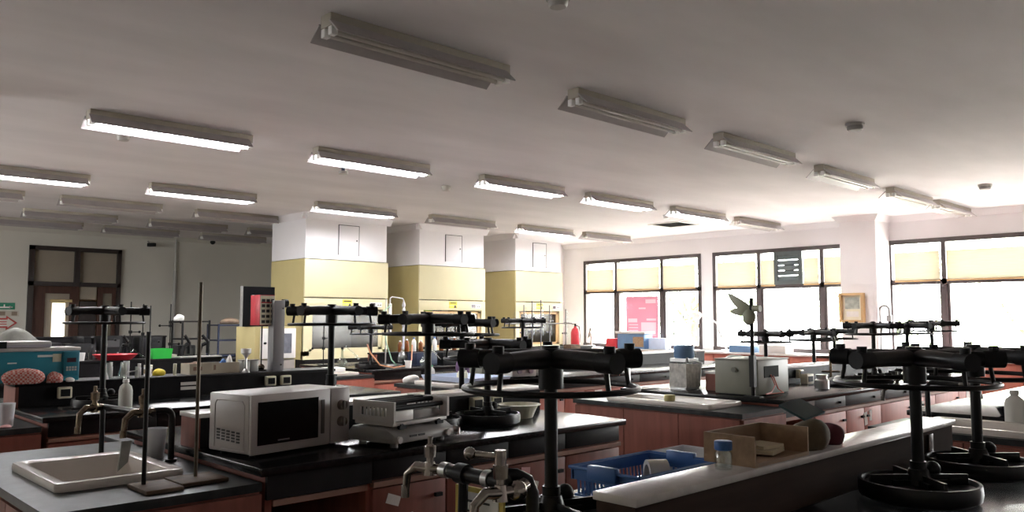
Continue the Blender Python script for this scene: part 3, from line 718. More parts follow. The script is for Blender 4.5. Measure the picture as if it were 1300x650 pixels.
# ------------------------------------------------------------------ microwave
t = thing('microwave_oven', 'off white microwave oven with black door glass and two knobs', 'microwave', (1.64, 3.30, .9008), radians(9.6)); t.scale = (1.05, 1, 1)
MB().box(0, .53, .02, .31, .018, .272).build('casing', MWAVE, t, bevel=.008)
d = MB().box(0, .415, 0, .019, .016, .274).build('door', MWAVE, t, bevel=.006)
MB().box(.03, .345, -.003, .003, .055, .240).build('door_glass', mat('black_glass', (.004, .004, .004), .15, spec=.12), d)
MB().box(.13, .19, -.005, -.003, .066, .072).build('door_lettering', GREYP, d)
MB().box(.362, .378, -.006, .003, .07, .225).build('handle_recess', mat('dark_grip', (.10, .09, .08), .4), d)
p = MB().box(.420, .53, 0, .019, .016, .274).build('control_panel', MWAVE, t, bevel=.006)
for z in (.192, .115):
    k = MB().cyl((.478, -.022, z), (.478, 0, z), .021, .024, n=24).build('knob', CHROME, p)
    MB().rbox((.478, -.024, z), (.007, .008, .04)).build('grip', GREYP, k)
s = MB()
for r_ in range(4):
    for c_ in range(5): s.box(-.0015, .001, .08 + c_ * .036, .104 + c_ * .036, .062 + r_ * .013 + c_ * .002, .070 + r_ * .013 + c_ * .002)
s.build('vent_slots', INK, t)
s = MB().tube([(0, .05, .035), (0, .05, .225), (0, .065, .243), (0, .25, .243), (0, .265, .225), (0, .265, .035)], .003, 6).tube([(0, .04, .03), (0, .29, .03)], .003, 6)
s.build('side_moulding', MWAVE, t)
f = MB()
for x in (.05, .48):
    for y in (.06, .27): f.cyl((x, y, 0), (x, y, .018), .014)
pieces(f, 'foot', BLACKP, t)
# ------------------------------------------------------------------ shaker
t = thing('orbital_shaker', 'grey shaker with slotted side plates and black bars beside the microwave', 'shaker', (2.245, 3.105, .9008), radians(9.6)); t.scale = (.93, .95, 1)
f = MB()
for x in (.05, .40):
    for y in (.05, .27): f.cyl((x, y, 0), (x, y, .02), .02)
pieces(f, 'foot', GREYP, t)
MB().prism([(0, .02), (.33, .02), (.33, .065), (.30, .09), (.06, .09), (0, .06)], 'x', 0, .46).build('base_housing', GREYP, t, bevel=.012)
b = MB().box(.11, .16, -.004, .001, .045, .054).box(.175, .22, -.004, .001, .045, .054).build('control_strip', INK, t)
pieces(MB().cyl((.03, -.015, .04), (.03, 0, .04), .016).cyl((.40, -.012, .04), (.40, 0, .04), .016), 'dial', LGREY, t)
MB().cyl((.44, .03, .05), (.485, .0, .045), .02, .016).cyl((.485, 0, .02), (.485, 0, .055), .013).build('side_fitting', STEEL, t)
MB().box(.02, .43, .03, .30, .098, .116).build('platform', LGREY, t, bevel=.004)
g = MB()
for x in (.08, .36): g.cyl((x, .045, .09), (x, .02, .098), .012); g.box(x - .025, x + .025, .015, .03, .085, .10)
pieces(g, 'clamp', BLACKP, t)
for x0, w_ in ((.015, .014), (.42, .016)):
    s = MB().box(x0, x0 + w_, .02, .31, .116, .142).box(x0, x0 + w_, .02, .31, .182, .212).box(x0, x0 + w_, .02, .07, .142, .182).box(x0, x0 + w_, .26, .31, .142, .182)
    for k in range(6): s.box(x0 + .002, x0 + w_ - .002, .09 + k * .027, .10 + k * .027, .142, .182)
    s.build('side_plate', LGREY, t)
for y in (.06, .13, .2, .27): MB().cyl((.029, y, .178 + .02 * (y > .1)), (.42, y, .178 + .02 * (y > .1)), .012, n=12).build('retaining_bar', BLACKP, t)
MB().box(.05, .19, .05, .26, .117, .165).build('sample_block', WHITEP, t, bevel=.004)
MB().box(.20, .40, .06, .27, .117, .16).build('grey_block', GREYP, t, bevel=.004)
# ------------------------------------------------------------------ basin
t = tag(MB().lathe([(.0, .002), (.075, 0), (.085, .004), (.105, .05), (.118, .075), (.133, .078), (.135, .083), (.118, .084), (.112, .078), (.10, .05), (.08, .012), (0, .010)], n=44).build('washing_basin', IVORY, loc=(3.51, 3.575, .9008)), 'cream plastic basin with a turned out rim on the black worktop', 'basin')

# ------------------------------------------------------------------ taps
def bib_tap(par, name, p, dirv, drop=.09, m=BRASS, up=.0, lever=None, s=1.):
    """p: where the tap meets its pipe; dirv: horizontal outward direction"""
    p = Vector(p); d = Vector(dirv).normalized()
    a = p + d * .05 * s
    pts = [p, a, a + d * .045 * s + Vector((0, 0, .004)), a + d * .075 * s + Vector((0, 0, -.02 * s)), a + d * .082 * s + Vector((0, 0, -drop))]
    o = MB().tube(pts, [.013 * s, .017 * s, .014 * s, .012 * s, .0105 * s], 12).cyl(pts[-1] + Vector((0, 0, .03)), pts[-1], .013 * s).build(name, m, par)
    b = MB().cyl(a - Vector((0, 0, .018 * s)), a + Vector((0, 0, .02 * s)), .02 * s, .015 * s, n=14).cyl(a + Vector((0, 0, .02 * s)), a + Vector((0, 0, .034 * s)), .011 * s, n=12)
    b.cyl(a + Vector((0, 0, .034 * s)), a + Vector((0, 0, .066 * s)), .0165 * s, .0185 * s, n=8).cyl(a + Vector((0, 0, .066 * s)), a + Vector((0, 0, .072 * s)), .015 * s, .009 * s, n=8).cyl(a + Vector((0, 0, .072 * s)), a + Vector((0, 0, .095 * s)), .0075 * s, n=10)
    b.build('spindle', m, o)
    if lever:
        e = a + Vector((0, 0, .085 * s)); l = Vector(lever)
        MB().cyl(e, e + l * .8, .008 * s).sph(tuple(e + l), .016 * s).cyl(e - Vector((0, 0, .02)), e + Vector((0, 0, .015)), .014 * s).build('lever', m, o)
    return o
# left sink
t = thing('sink_tap', 'bent black standpipe with tarnished brass tap over the left sink', 'tap', (1.50, 3.80, .8508))
pts = [(0, 0, 0), (0, 0, .20)] + [(-.035 * (1 - cos(a)), 0, .20 + .035 * sin(a)) for a in (.4, .8, 1.2, pi / 2)] + [(-.10, .0, .237)]
MB().tube(pts, .014, 12).cyl((0, 0, 0), (0, 0, .012), .026).build('standpipe', BLACKM, t)
MB().tube([(-.10, -.04, .225), (-.12, .20, .225), (-.16, .46, .225)], .013, 12).build('cross_pipe', BLACKM, t)
bib_tap(t, 'near_tap', (-.09, -.02, .235), (-1, -.25, 0), .10, BRASS, s=1.1)
bib_tap(t, 'far_tap', (-.155, .44, .225), (-1, -.45, 0), .11, BRASS, s=1.1)
MB().cyl((-.155, .46, 0), (-.155, .46, .225), .012, n=12).build('support_leg', BLACKM, t)
t = tag(MB().add([(-.012, 0, .13), (.030, .004, .13), (.012, -.01, .04), (-.022, .012, 0), (-.012, .008, .13), (.030, .012, .13), (.012, -.002, .04), (-.022, .02, 0)],
    [(0, 1, 2, 3), (7, 6, 5, 4), (0, 4, 5, 1), (1, 5, 6, 2), (2, 6, 7, 3), (3, 7, 4, 0)]).build('hanging_rag', RAG, loc=(1.285, 3.765, .838)), 'pointed grey rag hanging below the left brass tap', 'rag')
t = thing('low_side_table', 'low wooden cupboard with dark top between the two left benches', 'cupboard', (1.60, 4.66, 0))
MB().box(.01, .44, .01, .40, 0, .80).build('carcass', WOOD, t)
MB().box(0, .45, 0, .41, .80, .83).build('dark_board', APRON, t, bevel=.003)
# pale tub behind the left sink
t = thing('plastic_tub', 'milky plastic tub with bluish contents behind the left sink', 'tub', (1.485, 3.95, .8508))
MB().lathe([(0, 0), (.038, 0), (.05, .135), (.053, .137), (.047, .137), (.036, .005), (0, .004)], n=24).build('tub_wall', TUBP, t)
MB().lathe([(0, .006), (.035, .006), (.040, .06), (0, .075)], n=12).build('contents', mat('bluish_paste', (.40, .44, .62), .7, vary=.3, scale=30), t)
# foreground tap cluster
t = thing('sink_tap', 'foreground black pipe with two dull chrome taps', 'tap', (1.40, 1.40, .8508))
pts = [(.0, -.02, 0), (.0, -.02, .24), (-.012, -.016, .268), (-.04, -.005, .283), (-.09, .03, .285)]
MB().tube(pts, .016, 14).cyl((0, -.02, 0), (0, -.02, .014), .03).build('standpipe', BLACKM, t)
MB().tube([(-.095, -.03, .276), (-.095, .17, .276)], .0175, 14).build('cross_pipe', BLACKM, t)
b = MB().cyl((-.095, .175, .276), (-.095, .20, .276), .019, n=12).cyl((-.095, .02, .276), (-.095, .04, .276), .021); pieces(b, 'coupling', STEEL, t)
bib_tap(t, 'left_tap', (-.095, .19, .276), (-.45, 1, 0), .075, CHROME, s=.85)
MB().sph((-.075, -.045, .258), .024).cyl((-.04, -.03, .262), (-.085, -.045, .258), .019).build('tap_union', CHROME, t)
bib_tap(t, 'near_tap', (-.075, -.045, .258), (-.85, .1, 0), .075, CHROME, lever=(-.038, .062, .004), s=.95)
b = MB().cyl((-.095, .105, .276), (-.095, .14, .276), .024).tube([(-.095, .12, .27), (-.097, .122, .15), (-.10, .118, .05), (-.09, .11, .03)], .012, 8)
b.build('wrapping_strap', BLACKP, t)
t = thing('framed_notice', 'yellow edged printed notice hanging from the foreground tap pipe', 'notice', (1.335, 1.50, 1.092), radians(4))
MB().box(-.004, .004, -.085, .075, -.20, .0).build('backing_board', mat('notice_yellow', (.62, .47, .10), .5, vary=.1), t)
MB().box(-.0065, -.0045, -.072, .062, -.19, -.012).build('paper_sheet', PAPER, t)
p = MB()
for k in range(6): p.box(-.0085, -.007, -.045, .04 - .01 * (k % 3), -.035 - k * .024, -.030 - k * .024)
p.build('printed_lines', INK, t)
t = thing('framed_notice', 'pinkish notice card in yellow frame below the right foreground tap', 'notice', (1.30, 1.335, 1.055), radians(6))
MB().box(-.004, .004, -.032, .03, -.17, .0).build('backing_board', mat('card_yellow', (.62, .47, .10), .5, vary=.1), t)
MB().box(-.0065, -.0045, -.022, .022, -.16, -.012).build('paper_sheet', PINKP, t)
MB().box(-.0085, -.007, -.012, .012, -.07, -.066).build('printed_lines', INK, t)
# right edge sink tap
t = thing('sink_tap', 'black standpipe tap at right edge between the stool columns', 'tap', (5.53, 1.98, .8508))
t.location = (5.62, 1.95, .8508)
MB().tube([(0, 0, 0), (0, 0, .22), (0, -.02, .24), (0, -.2, .24)], .016, 12).tube([(0, .0, .20), (0, .14, .20)], .013, 10).build('standpipe', BLACKM, t)
bib_tap(t, 'near_tap', (0, .13, .20), (-.4, 1, 0), .09, mat('dark_bronze', (.10, .09, .08), .35, metal=.8), s=1.1)
bib_tap(t, 'far_tap', (0, -.19, .24), (-.4, -1, 0), .08, mat('dark_bronze_tap', (.10, .09, .08), .35, metal=.8), s=1.1)
# centre sink tap
t = thing('sink_tap', 'grey tap behind the newspaper wrapped still', 'tap', (5.60, 4.36, .8508))
MB().tube([(0, 0, 0), (0, 0, .26), (-.05, 0, .29)], .016, 12).build('standpipe', STEEL, t)
bib_tap(t, 'brass_tap', (-.04, 0, .285), (-1, .3, 0), .08, CHROME)

# ------------------------------------------------------------------ retort stands by the left sink
def retort(label, x, y, z, h, r, bx, by, bz=.014, m=BLACKM, bm=BOARD, group=None, clamp=None):
    t = thing('retort_stand', label, 'retort stand', (x, y, z + .0008), 0, group)
    MB().box(bx[0], bx[1], by[0], by[1], 0, bz).build('base_plate', bm, t, bevel=.003)
    MB().cyl((0, 0, bz), (0, 0, h), r, n=12).build('rod', m, t)
    if clamp:
        c = MB()
        for (cz, L, an) in clamp:
            c.rbox((0, 0, cz), (.03, .03, .035)).cyl((0, 0, cz), (L * cos(an), L * sin(an), cz), .006, n=8)
            c.sph((L * cos(an), L * sin(an), cz), .016)
        c.build('clamp', m, t)
    return t
retort('black rod stand on wooden board in front of the left sink', 1.19, 3.27, .85, .60, .0085, (-.04, .10), (-.14, .06), .016)
retort('taller brown rod stand on wooden board right of the left sink', 1.40, 3.29, .85, .80, .0075, (-.10, .09), (-.11, .07), .016, mat('rusty_rod', (.11, .085, .06), .45, metal=.5, vary=.3))
# ------------------------------------------------------------------ basket and things on the foreground bench
t = thing('plastic_basket', 'blue plastic basket behind the dark partition', 'basket', (2.10, 1.60, .9008))
MB().tray(0, .42, 0, .27, 0, .012, .004).build('floor_tray', BLUE, t)
b = MB()
n = 20
for k in range(n + 1):
    x = .012 + k * .396 / n
    b.rbox((x, .008, .035), (.008, .003, .056), rx=.08).rbox((x, .262, .035), (.008, .003, .056), rx=-.08)
for k in range(13):
    y = .014 + k * .242 / 12
    b.rbox((.008, y, .035), (.003, .008, .056), ry=-.08).rbox((.412, y, .035), (.003, .008, .056), ry=.08)
b.build('slatted_wall', BLUE, t)
rim = MB()
for (q0, q1) in ((( -.012, -.012), (.432, -.012)), ((.432, -.012), (.432, .282)), ((.432, .282), (-.012, .282)), ((-.012, .282), (-.012, -.012))):
    rim.tube([(q0[0], q0[1], .10), (q1[0], q1[1], .10)], .006, 8)
rim.box(-.01, .43, -.006, -.001, .06, .10).box(-.01, .43, .271, .276, .06, .10).box(-.006, -.001, -.005, .275, .06, .10).box(.421, .426, -.005, .275, .06, .10)
rim.build('rim', BLUE, t)
for x in (-.012, .432): MB().box(x - .012, x + .012, .075, .195, .07, .118).build('handle', BLUE, t, bevel=.005)
t = thing('tape_roll', 'wide cream roll lying on its side in the blue basket', 'tape roll', (2.30, 1.675, .9145 + .056), radians(-38))
b = MB(); n = 30
vs = []; 
for (r_, x) in ((.054, -.034), (.054, .034), (.038, .034), (.038, -.034)): vs += [(x, r_ * cos(2 * pi * k / n), r_ * sin(2 * pi * k / n)) for k in range(n)]
b.add(vs, [(L * n + k, L * n + (k + 1) % n, ((L + 1) % 4) * n + (k + 1) % n, ((L + 1) % 4) * n + k) for L in range(4) for k in range(n)]).build('roll', LGREY, t)
t = tag(MB().sph((0, 0, .03), .045, sc=(1.1, .7, .66)).build('crumpled_bag', WHITEP, loc=(2.19, 1.72, .9145)), 'crumpled white plastic bag inside the blue basket', 'bag')
t = thing('plastic_tub', 'milky plastic container right of the blue basket', 'tub', (2.69, 1.82, .9008))
MB().tray(-.12, .12, -.09, .09, 0, .085, .004, flare=.02).build('tub_wall', TUBP, t, bevel=.003)
MB().tube([(-.14, -.11, .085), (.14, -.11, .085), (.14, .11, .085), (-.14, .11, .085)], .005, 8, closed=True).build('rim', TUBP, t)
t = thing('reagent_bottle', 'clear bottle with a wide blue cap on the dark partition', 'bottle', (2.135, 1.315, 1.0608))
MB().lathe([(0, .001), (.024, 0), (.026, .008), (.026, .045), (.019, .056), (.0185, .062), (.017, .062), (.0175, .056), (.024, .044), (.024, .008), (0, .005)], n=24).build('bottle_glass', GLASS, t)
MB().cyl((0, 0, .055), (0, 0, .082), .026, n=28).build('cap', BLUE, t, bevel=.003)
def plybox(label, x, y, w, d, h, front):
    t = thing('plywood_tray', label, 'wooden box', (x, y, 1.0608))
    MB().box(.006, w - .006, .006, d - .006, .0, .008).build('bottom_board', PLY, t)
    MB().box(0, .007, 0, d, 0, h).build('end_panel', PLY, t); MB().box(w - .007, w, 0, d, 0, h).build('end_panel', PLY, t)
    MB().box(.007, w - .007, d - .007, d, 0, h).build('side_panel', PLY, t)
    MB().box(.007, w - .007, 0, .007, 0, front).build('side_panel', PLY, t)
    return t
plybox('plywood box with one open side behind the blue capped bottle', 2.21, 1.255, .34, .175, .09, .012)
t = tag(MB().rbox((0, 0, .012), (.12, .1, .012), rz=.2).rbox((.01, .01, .025), (.11, .09, .01), rz=-.1).build('paper_slips', mat('tan_paper', (.50, .42, .28), .8), loc=(2.42, 1.345, 1.0695)), 'tan paper slips lying in the plywood box', 'paper')
def lump(name, label, cat, m, loc, sc, rz=0., seed=1, amp=.18, n=3, group=None):
    bm = bmesh.new(); bmesh.ops.create_icosphere(bm, subdivisions=n, radius=1)
    rr = random.Random(seed); ph = [(Vector((rr.uniform(-1, 1), rr.uniform(-1, 1), rr.uniform(-1, 1))) * rr.uniform(2, 5), rr.uniform(0, 6)) for _ in range(7)]
    for v in bm.verts:
        k = sum(sin(v.co.dot(a) + b) for a, b in ph) / 7
        v.co = v.co * (1 + amp * 2 * k)
        if v.co.z < -.55: v.co.z = -.55
    mb = MB(); bm.verts.ensure_lookup_table()
    zmin = min(v.co.z for v in bm.verts)
    mb.v = [(v.co.x * sc[0], v.co.y * sc[1], (v.co.z - zmin) * sc[2]) for v in bm.verts]; mb.f = [tuple(q.index for q in f.verts) for f in bm.faces]; bm.free()
    return tag(mb.build(name, m, loc=loc, rz=rz, sharp=80), label, cat, group)
lump('canvas_bag', 'olive brown canvas bag slumped on the dark partition', 'bag', OLIVE, (2.69, 1.325, 1.0608), (.085, .07, .062), .2, 4, .12)
lump('maroon_pouch', 'dark maroon pouch at the right side of the olive bag', 'pouch', MAROON, (2.835, 1.315, 1.0608), (.045, .05, .05), .1, 8, .1)
t = tag(MB().rbox((0, 0, .002), (.15, .10, .008), ry=-.08, rx=.42).build('teal_board', TEALD, loc=(2.69, 1.345, 1.188)), 'dark teal board propped on the olive bag', 'board')
t = thing('enamel_pot', 'small pale pot with glass lid and black knob behind the dark partition', 'pot', (3.72, 1.68, .9008))
MB().lathe([(0, .001), (.045, 0), (.05, .01), (.05, .045), (.054, .048), (.046, .048), (.046, .01), (0, .006)], n=28).build('pot_wall', LGREY, t)
l = MB().lathe([(.053, .049), (.05, .054), (.02, .066), (0, .067), (0, .064), (.02, .062), (.05, .050)], n=28).build('lid', WHITEP, t)
MB().cyl((0, 0, .066), (0, 0, .086), .009, .012).build('lid_knob', BLACKP, l)

# ------------------------------------------------------------------ left shelf: teal box and friends
t = thing('teal_water_bath', 'teal laboratory bath with white lid on the black shelf at far left', 'water bath', (1.30, 6.36, 1.0608))
MB().box(0, .54, 0, .28, .006, .215).build('tank', TEAL, t, bevel=.006)
MB().box(-.005, .545, -.005, .285, .215, .24).build('top_plate', LGREY, t, bevel=.006)
l = MB().box(.0, .36, .01, .27, .24, .285).build('lid', LGREY, t, bevel=.012)
MB().box(.02, .35, .005, .012, .245, .262).build('lid_band', mat('lavender_plastic', (.45, .43, .48), .4), l)
MB().box(.03, .08, -.01, .0, .24, .285).build('hinge', BLACKP, l)
p = MB().box(.43, .53, -.02, 0, .04, .21).build('control_panel', mat('teal_panel', (.025, .20, .28), .4), t, bevel=.005)
b = MB()
for r_ in range(2):
    for c_ in range(4): b.box(.448 + c_ * .018, .461 + c_ * .018, -.024, -.02, .075 + r_ * .017, .088 + r_ * .017)
b.build('keypad', LGREY, p)
MB().box(.452, .51, -.024, -.02, .135, .165).build('display', DISPLAY, p)
MB().box(.27, .37, -.003, 0, .175, .19).box(.09, .145, -.003, 0, .135, .143).build('name_plate', PAPER, t)
MB().box(.365, .42, -.003, 0, .14, .195).build('yellow_label', IVORY, t)
pieces(MB().box(.02, .06, .03, .25, 0, .006).box(.46, .5, .03, .25, 0, .006), 'foot', BLACKP, t)
lump('checked_cloth', 'crumpled red checked cloth in front of the teal bath', 'cloth', REDC, (1.475, 6.30, 1.0608), (.12, .045, .066), 0, 3, .2)
lump('checked_cloth', 'smaller red checked cloth piled beside the crumpled one', 'cloth', REDC, (1.672, 6.305, 1.0608), (.055, .04, .046), .2, 5, .2)
lump('white_tissue', 'white tissue at the right side of the red cloths', 'tissue', WHITEP, (1.765, 6.315, 1.0608), (.03, .025, .02), 0, 6, .2)
lump('plastic_sheet', 'grey plastic cover heaped behind the teal bath', 'cover', GREYBAG, (2.02, 9.0, .9008), (.27, .2, .32), 0, 12, .12)
t = thing('small_cup', 'white plastic cup with pink paper at the far left edge', 'cup', (1.27, 5.95, .8508))
t.location = (1.26, 5.72, .8508)
MB().lathe([(0, 0), (.035, 0), (.045, .14), (.042, .14), (.033, .005), (0, .004)], n=20).build('cup_wall', TUBP, t)
lump('pink_paper_scrap', 'pink paper scrap beside the plastic cup at the far left edge', 'paper', PINKP, (1.24, 5.64, .8508), (.03, .03, .012), 0, 9, .2)
def bottle(label, x, y, z, r, h, m, cap=None, neck=.4, nozzle=False, name='wash_bottle', cat='bottle', group=None):
    t = thing(name, label, cat, (x, y, z + .0008), 0, group)
    MB().lathe([(0, .001), (r * .9, 0), (r, .008), (r, h * .62), (r * .85, h * .76), (r * neck, h * .86), (r * neck, h * .92), (0, h * .92)], n=24).build('bottle_body', m, t)
    MB().cyl((0, 0, h * .90), (0, 0, h), r * neck * 1.25, r * neck * 1.1, n=18).build('cap', cap or m, t)
    if nozzle: MB().tube([(0, 0, h), (.0, 0, h * 1.12), (.015, -.004, h * 1.24), (.06, -.012, h * 1.27)], .004, 8).build('nozzle', cap or m, t)
    return t
bottle('white washing bottle with bent nozzle behind the left taps', 1.945, 5.72, .9, .043, .20, BOTP, WHITEP, nozzle=True)
bottle('white plastic bottle at right edge on the sink counter', 5.615, 1.455, .85, .055, .22, BOTP, BOTP, name='plastic_bottle')
t = tag(MB().lathe([(0, .002), (.05, 0), (.075, .05), (.08, .052), (.07, .05), (.048, .008), (0, .006)], n=24).build('dark_bowl', BLACKP, loc=(5.76, 1.52, .9008)), 'small dark bowl left of the white bottle at right edge', 'bowl')
# glassware heap on the left shelf
G = 'small glassware on the teal bath shelf'
rr = random.Random(5)
names = ['tilted white funnel', 'short milky beaker', 'white capped vial', 'clear flask', 'milky measuring cup', 'milky beaker', 'milky capped tube', 'white dropper bottle']
for k in range(8):
    x = 2.03 + k * .037; y = 6.40 + (k % 3) * .06
    lb = names[k] + ', %s from left among glassware behind the washing bottle' % ['first', 'second', 'third', 'fourth', 'fifth', 'sixth', 'seventh', 'eighth'][k]
    m = [WHITEP, BOTP, WHITEP, GLASS, BOTP, TUBP, BOTP, WHITEP][k]
    h = rr.uniform(.08, .125)
    prof = [[(.022, 0), (.022, .01), (.006, h * .5), (.006, h), (.004, h), (.004, h * .5), (.02, .008)],
            [(0, 0), (.022, 0), (.022, h), (.024, h), (.02, h), (.02, .004), (0, .004)],
            [(0, 0), (.014, 0), (.014, h * .7), (.010, h * .75), (.012, h * .78), (.012, h), (0, h)],
            [(0, 0), (.026, 0), (.024, h * .25), (.009, h * .7), (.009, h), (.011, h), (.007, h), (.007, h * .7), (.021, h * .25), (0, .005)]][[0, 1, 2, 3, 1, 1, 2, 2][k]]
    tag(MB().lathe(prof, n=18).build('lab_glass', m, loc=(x, y, 1.0608)), lb, 'glassware', G)
bottle('blue capped white bottle beside the glassware on the teal bath shelf', 2.345, 6.42, 1.06, .02, .10, WHITEP, BLUE, name='dropper_bottle')
t = thing('label_jar', 'small jar with brown label left of the yellow clip tray', 'jar', (2.37, 6.50, 1.0608))
MB().lathe([(0, 0), (.03, 0), (.031, .07), (0, .07)], n=20).build('jar_wall', WHITEP, t); MB().cyl((0, 0, .0705), (0, 0, .085), .032, n=20).build('lid', IVORY, t); MB().cyl((0, 0, .02), (0, 0, .055), .0318, n=20, cap=False).build('label_band', mat('brown_label', (.30, .22, .12), .7), t)
lump('yellow_sponge', 'yellow sponge on the teal bath shelf', 'sponge', YELLOW, (2.46, 6.52, 1.0608), (.05, .04, .035), .1, 11, .08)
tag(MB().lathe([(0, 0), (.012, 0), (.013, .09), (0, .09)], n=14).build('ivory_tube', IVORY, loc=(2.56, 6.46, 1.0608)), 'upright ivory tube between the yellow sponge and long tray', 'tube')
t = thing('long_tray', 'long tan tray on the black shelf right of the yellow sponge', 'tray', (2.66, 6.42, 1.0608), radians(2))
MB().tray(0, .42, 0, .16, 0, .085, .006).build('tray_wall', mat('tan_plastic', (.42, .37, .28), .5, vary=.1), t)
MB().box(.03, .10, -.003, 0, .03, .06).box(.2, .215, -.003, 0, .03, .07).build('label', mat('brown_mark', (.20, .12, .08), .6), t)
lump('brown_rag', 'brownish rag at the left inside the tan tray', 'rag', mat('rag_brown', (.40, .26, .20), .9, vary=.3), (2.72, 6.50, 1.0675), (.05, .045, .065), 0, 14, .2)
lump('blue_cloth', 'blue cloth bundle inside the tan tray', 'cloth', BLUE, (2.97, 6.52, 1.0675), (.035, .03, .065), 0, 15, .2)
lump('white_cloth', 'white cloth bundle beside the blue one in the tan tray', 'cloth', WHITEP, (3.02, 6.50, 1.0675), (.03, .03, .085), 0, 16, .2)
t = thing('funnel_stand', 'white funnel on a thin grey stand right of the tan tray', 'funnel stand', (3.11, 6.385, 1.0608))
MB().lathe([(0, 0), (.035, 0), (.03, .01), (.012, .03), (.009, .12), (0, .12)], n=16).build('stem', STEEL, t)
MB().lathe([(.008, .115), (.02, .14), (.042, .16), (.042, .195), (.038, .195), (.038, .162), (.006, .125)], n=20).build('funnel', WHITEP, t)
for x, lb in ((3.145, 'left of two grey metal tins beside the incubator front'), (3.222, 'right of two grey metal tins beside the incubator front')):
    t = thing('metal_tin', lb, 'tin', (x, 6.49, 1.0608), 0, 'grey metal tins on the shelf')
    MB().box(-.036, .036, -.04, .04, 0, .09).build('tin_body', mat('zinc', (.42, .43, .41), .4, metal=.4, vary=.1), t, bevel=.006); MB().box(-.038, .038, -.042, .042, .09, .10).build('lid', GREYP, t, bevel=.004)
t = thing('control_box_stand', 'red and white control box on a thin rod above the black shelf', 'control box', (3.305, 6.50, 1.0608))
MB().cyl((0, 0, 0), (0, 0, .012), .045).cyl((0, 0, .012), (0, 0, .40), .006, n=8).build('rod', BLACKM, t)
MB().sph((0, 0, .03), .03).build('clamp', BRASS, t)
MB().box(-.04, .10, -.03, .14, .385, .645).build('red_case', RED, t, bevel=.004)
p = MB().box(-.035, .095, -.036, -.03, .39, .64).build('front_panel', IVORY, t)
b = MB()
for r_ in range(5):
    for c_ in range(3): b.box(-.025 + c_ * .042, .005 + c_ * .042, -.039, -.036, .405 + r_ * .045, .43 + r_ * .045)
b.build('panel_controls', INK, p); MB().box(-.03, .09, -.0395, -.036, .575, .585).build('red_stripe', RED, p)
t = thing('grey_column', 'tall grey metal column with black knob on the black shelf', 'column', (3.425, 6.47, 1.0608))
MB().box(-.055, .05, -.05, .05, 0, .60).build('column_body', mat('mid_grey_enamel', (.30, .30, .31), .4, vary=.04), t, bevel=.006)
MB().cyl((.05, 0, .575), (.095, 0, .575), .036, n=20).build('black_knob', BLACKP, t)
pieces(MB().cyl((.03, -.055, .53), (.03, -.05, .53), .007).cyl((.02, -.055, .05), (.02, -.05, .05), .007), 'screw', INK, t)
t = thing('foil_jar', 'glass jar with crumpled foil at the end of the black shelf', 'jar', (3.70, 6.02, .9008))
MB().lathe([(0, 0), (.045, 0), (.045, .12), (.042, .12), (.042, .004), (0, .004)], n=24).build('jar_wall', GLASS, t)
MB().lathe([(0, .005), (.04, .005), (.041, .07), (.03, .085), (0, .08)], n=14).build('foil', mat('crumpled_foil', (.7, .7, .68), .3, metal=.8, vary=.4, scale=30, bump=1.), t)
MB().cyl((0, 0, .1205), (0, 0, .135), .047, n=24).build('lid', BLACKP, t)
# ------------------------------------------------------------------ incubator bench
t = thing('incubator', 'cream laboratory oven with white glazed door below the black board', 'oven', (4.39, 8.78, .9008))
MB().box(0, .52, .02, .50, .015, .51).build('casing', CREAM, t, bevel=.006)
MB().box(.02, .50, .0, .02, .015, .13).build('lower_panel', mat('taupe_panel', (.40, .36, .33), .5), t)
d = MB().box(.06, .50, -.025, .018, .14, .49).build('door', WHITEP, t, bevel=.008)
MB().box(.19, .44, -.03, -.024, .20, .43).build('door_glass', mat('grey_glass', (.16, .17, .20), .1, vary=.3, scale=10), d)
MB().cyl((.10, -.045, .32), (.10, -.025, .32), .014).build('door_knob', BLACKP, d)
pieces(MB().box(.0, .08, .02, .48, .0, .015).box(.44, .52, .02, .48, 0, .015), 'foot', BLACKP, t)
t = thing('black_cabinet', 'tall black display board standing on the cream oven', 'board', (4.33, 9.0, 1.4118))
MB().box(.0, .40, 0, .06, 0, .47).build('board_face', mat('matt_black_board', (.006, .006, .007), .8, spec=.08), t)
MB().box(-.005, 0, -.002, .062, 0, .475).build('edge_strip', GREYP, t)
tag(MB().tray(-.10, .10, -.08, .08, 0, .11, .004, .012).build('green_bin', GREEN, loc=(3.52, 9.33, 1.0608)), 'bright green plastic container on the black shelf near the back', 'container')
tag(MB().lathe([(0, .002), (.16, 0), (.22, .055), (.225, .06), (.21, .06), (.15, .01), (0, .008)], n=32).build('red_tray', RED, loc=(3.06, 9.36, 1.0608)), 'shallow red plastic tray on the black shelf near the back', 'tray')
tag(MB().box(-.10, .10, -.08, .08, 0, .19).build('white_carton', mat('tan_carton', (.55, .52, .46), .7, vary=.1), loc=(3.70, 9.62, .9008), bevel=.004), 'pale carton standing right behind the green container', 'carton')
tag(MB().lathe([(0, 0), (.032, 0), (.04, .085), (.037, .085), (.03, .005), (0, .004)], n=20).build('small_cup', WHITEP, loc=(2.72, 9.36, 1.0608)), 'small white cup on the shelf right of the teal bath', 'cup')
tag(MB().rbox((0, 0, .006), (.5, .16, .012), rz=.05).build('white_board', LGREY, loc=(3.98, 9.37, 1.0608)), 'flat white tray lying on the black shelf left of the oven', 'tray')
def stand(label, x, y, z, h, group='retort stands at the back', clamps=(), r=.007):
    return retort(label, x, y, z, h, r, (-.05, .05), (-.06, .06), .012, BLACKM, BLACKM, group, clamps)
stand('leftmost retort stand before the back wall, two clamps', 3.38, 9.86, .9, .80, clamps=((.45, .12, .3), (.3, .1, 2.)))
stand('second retort stand before the back wall, clamp halfway up', 3.62, 10.14, .9, .78, clamps=((.42, .1, 1.2),))
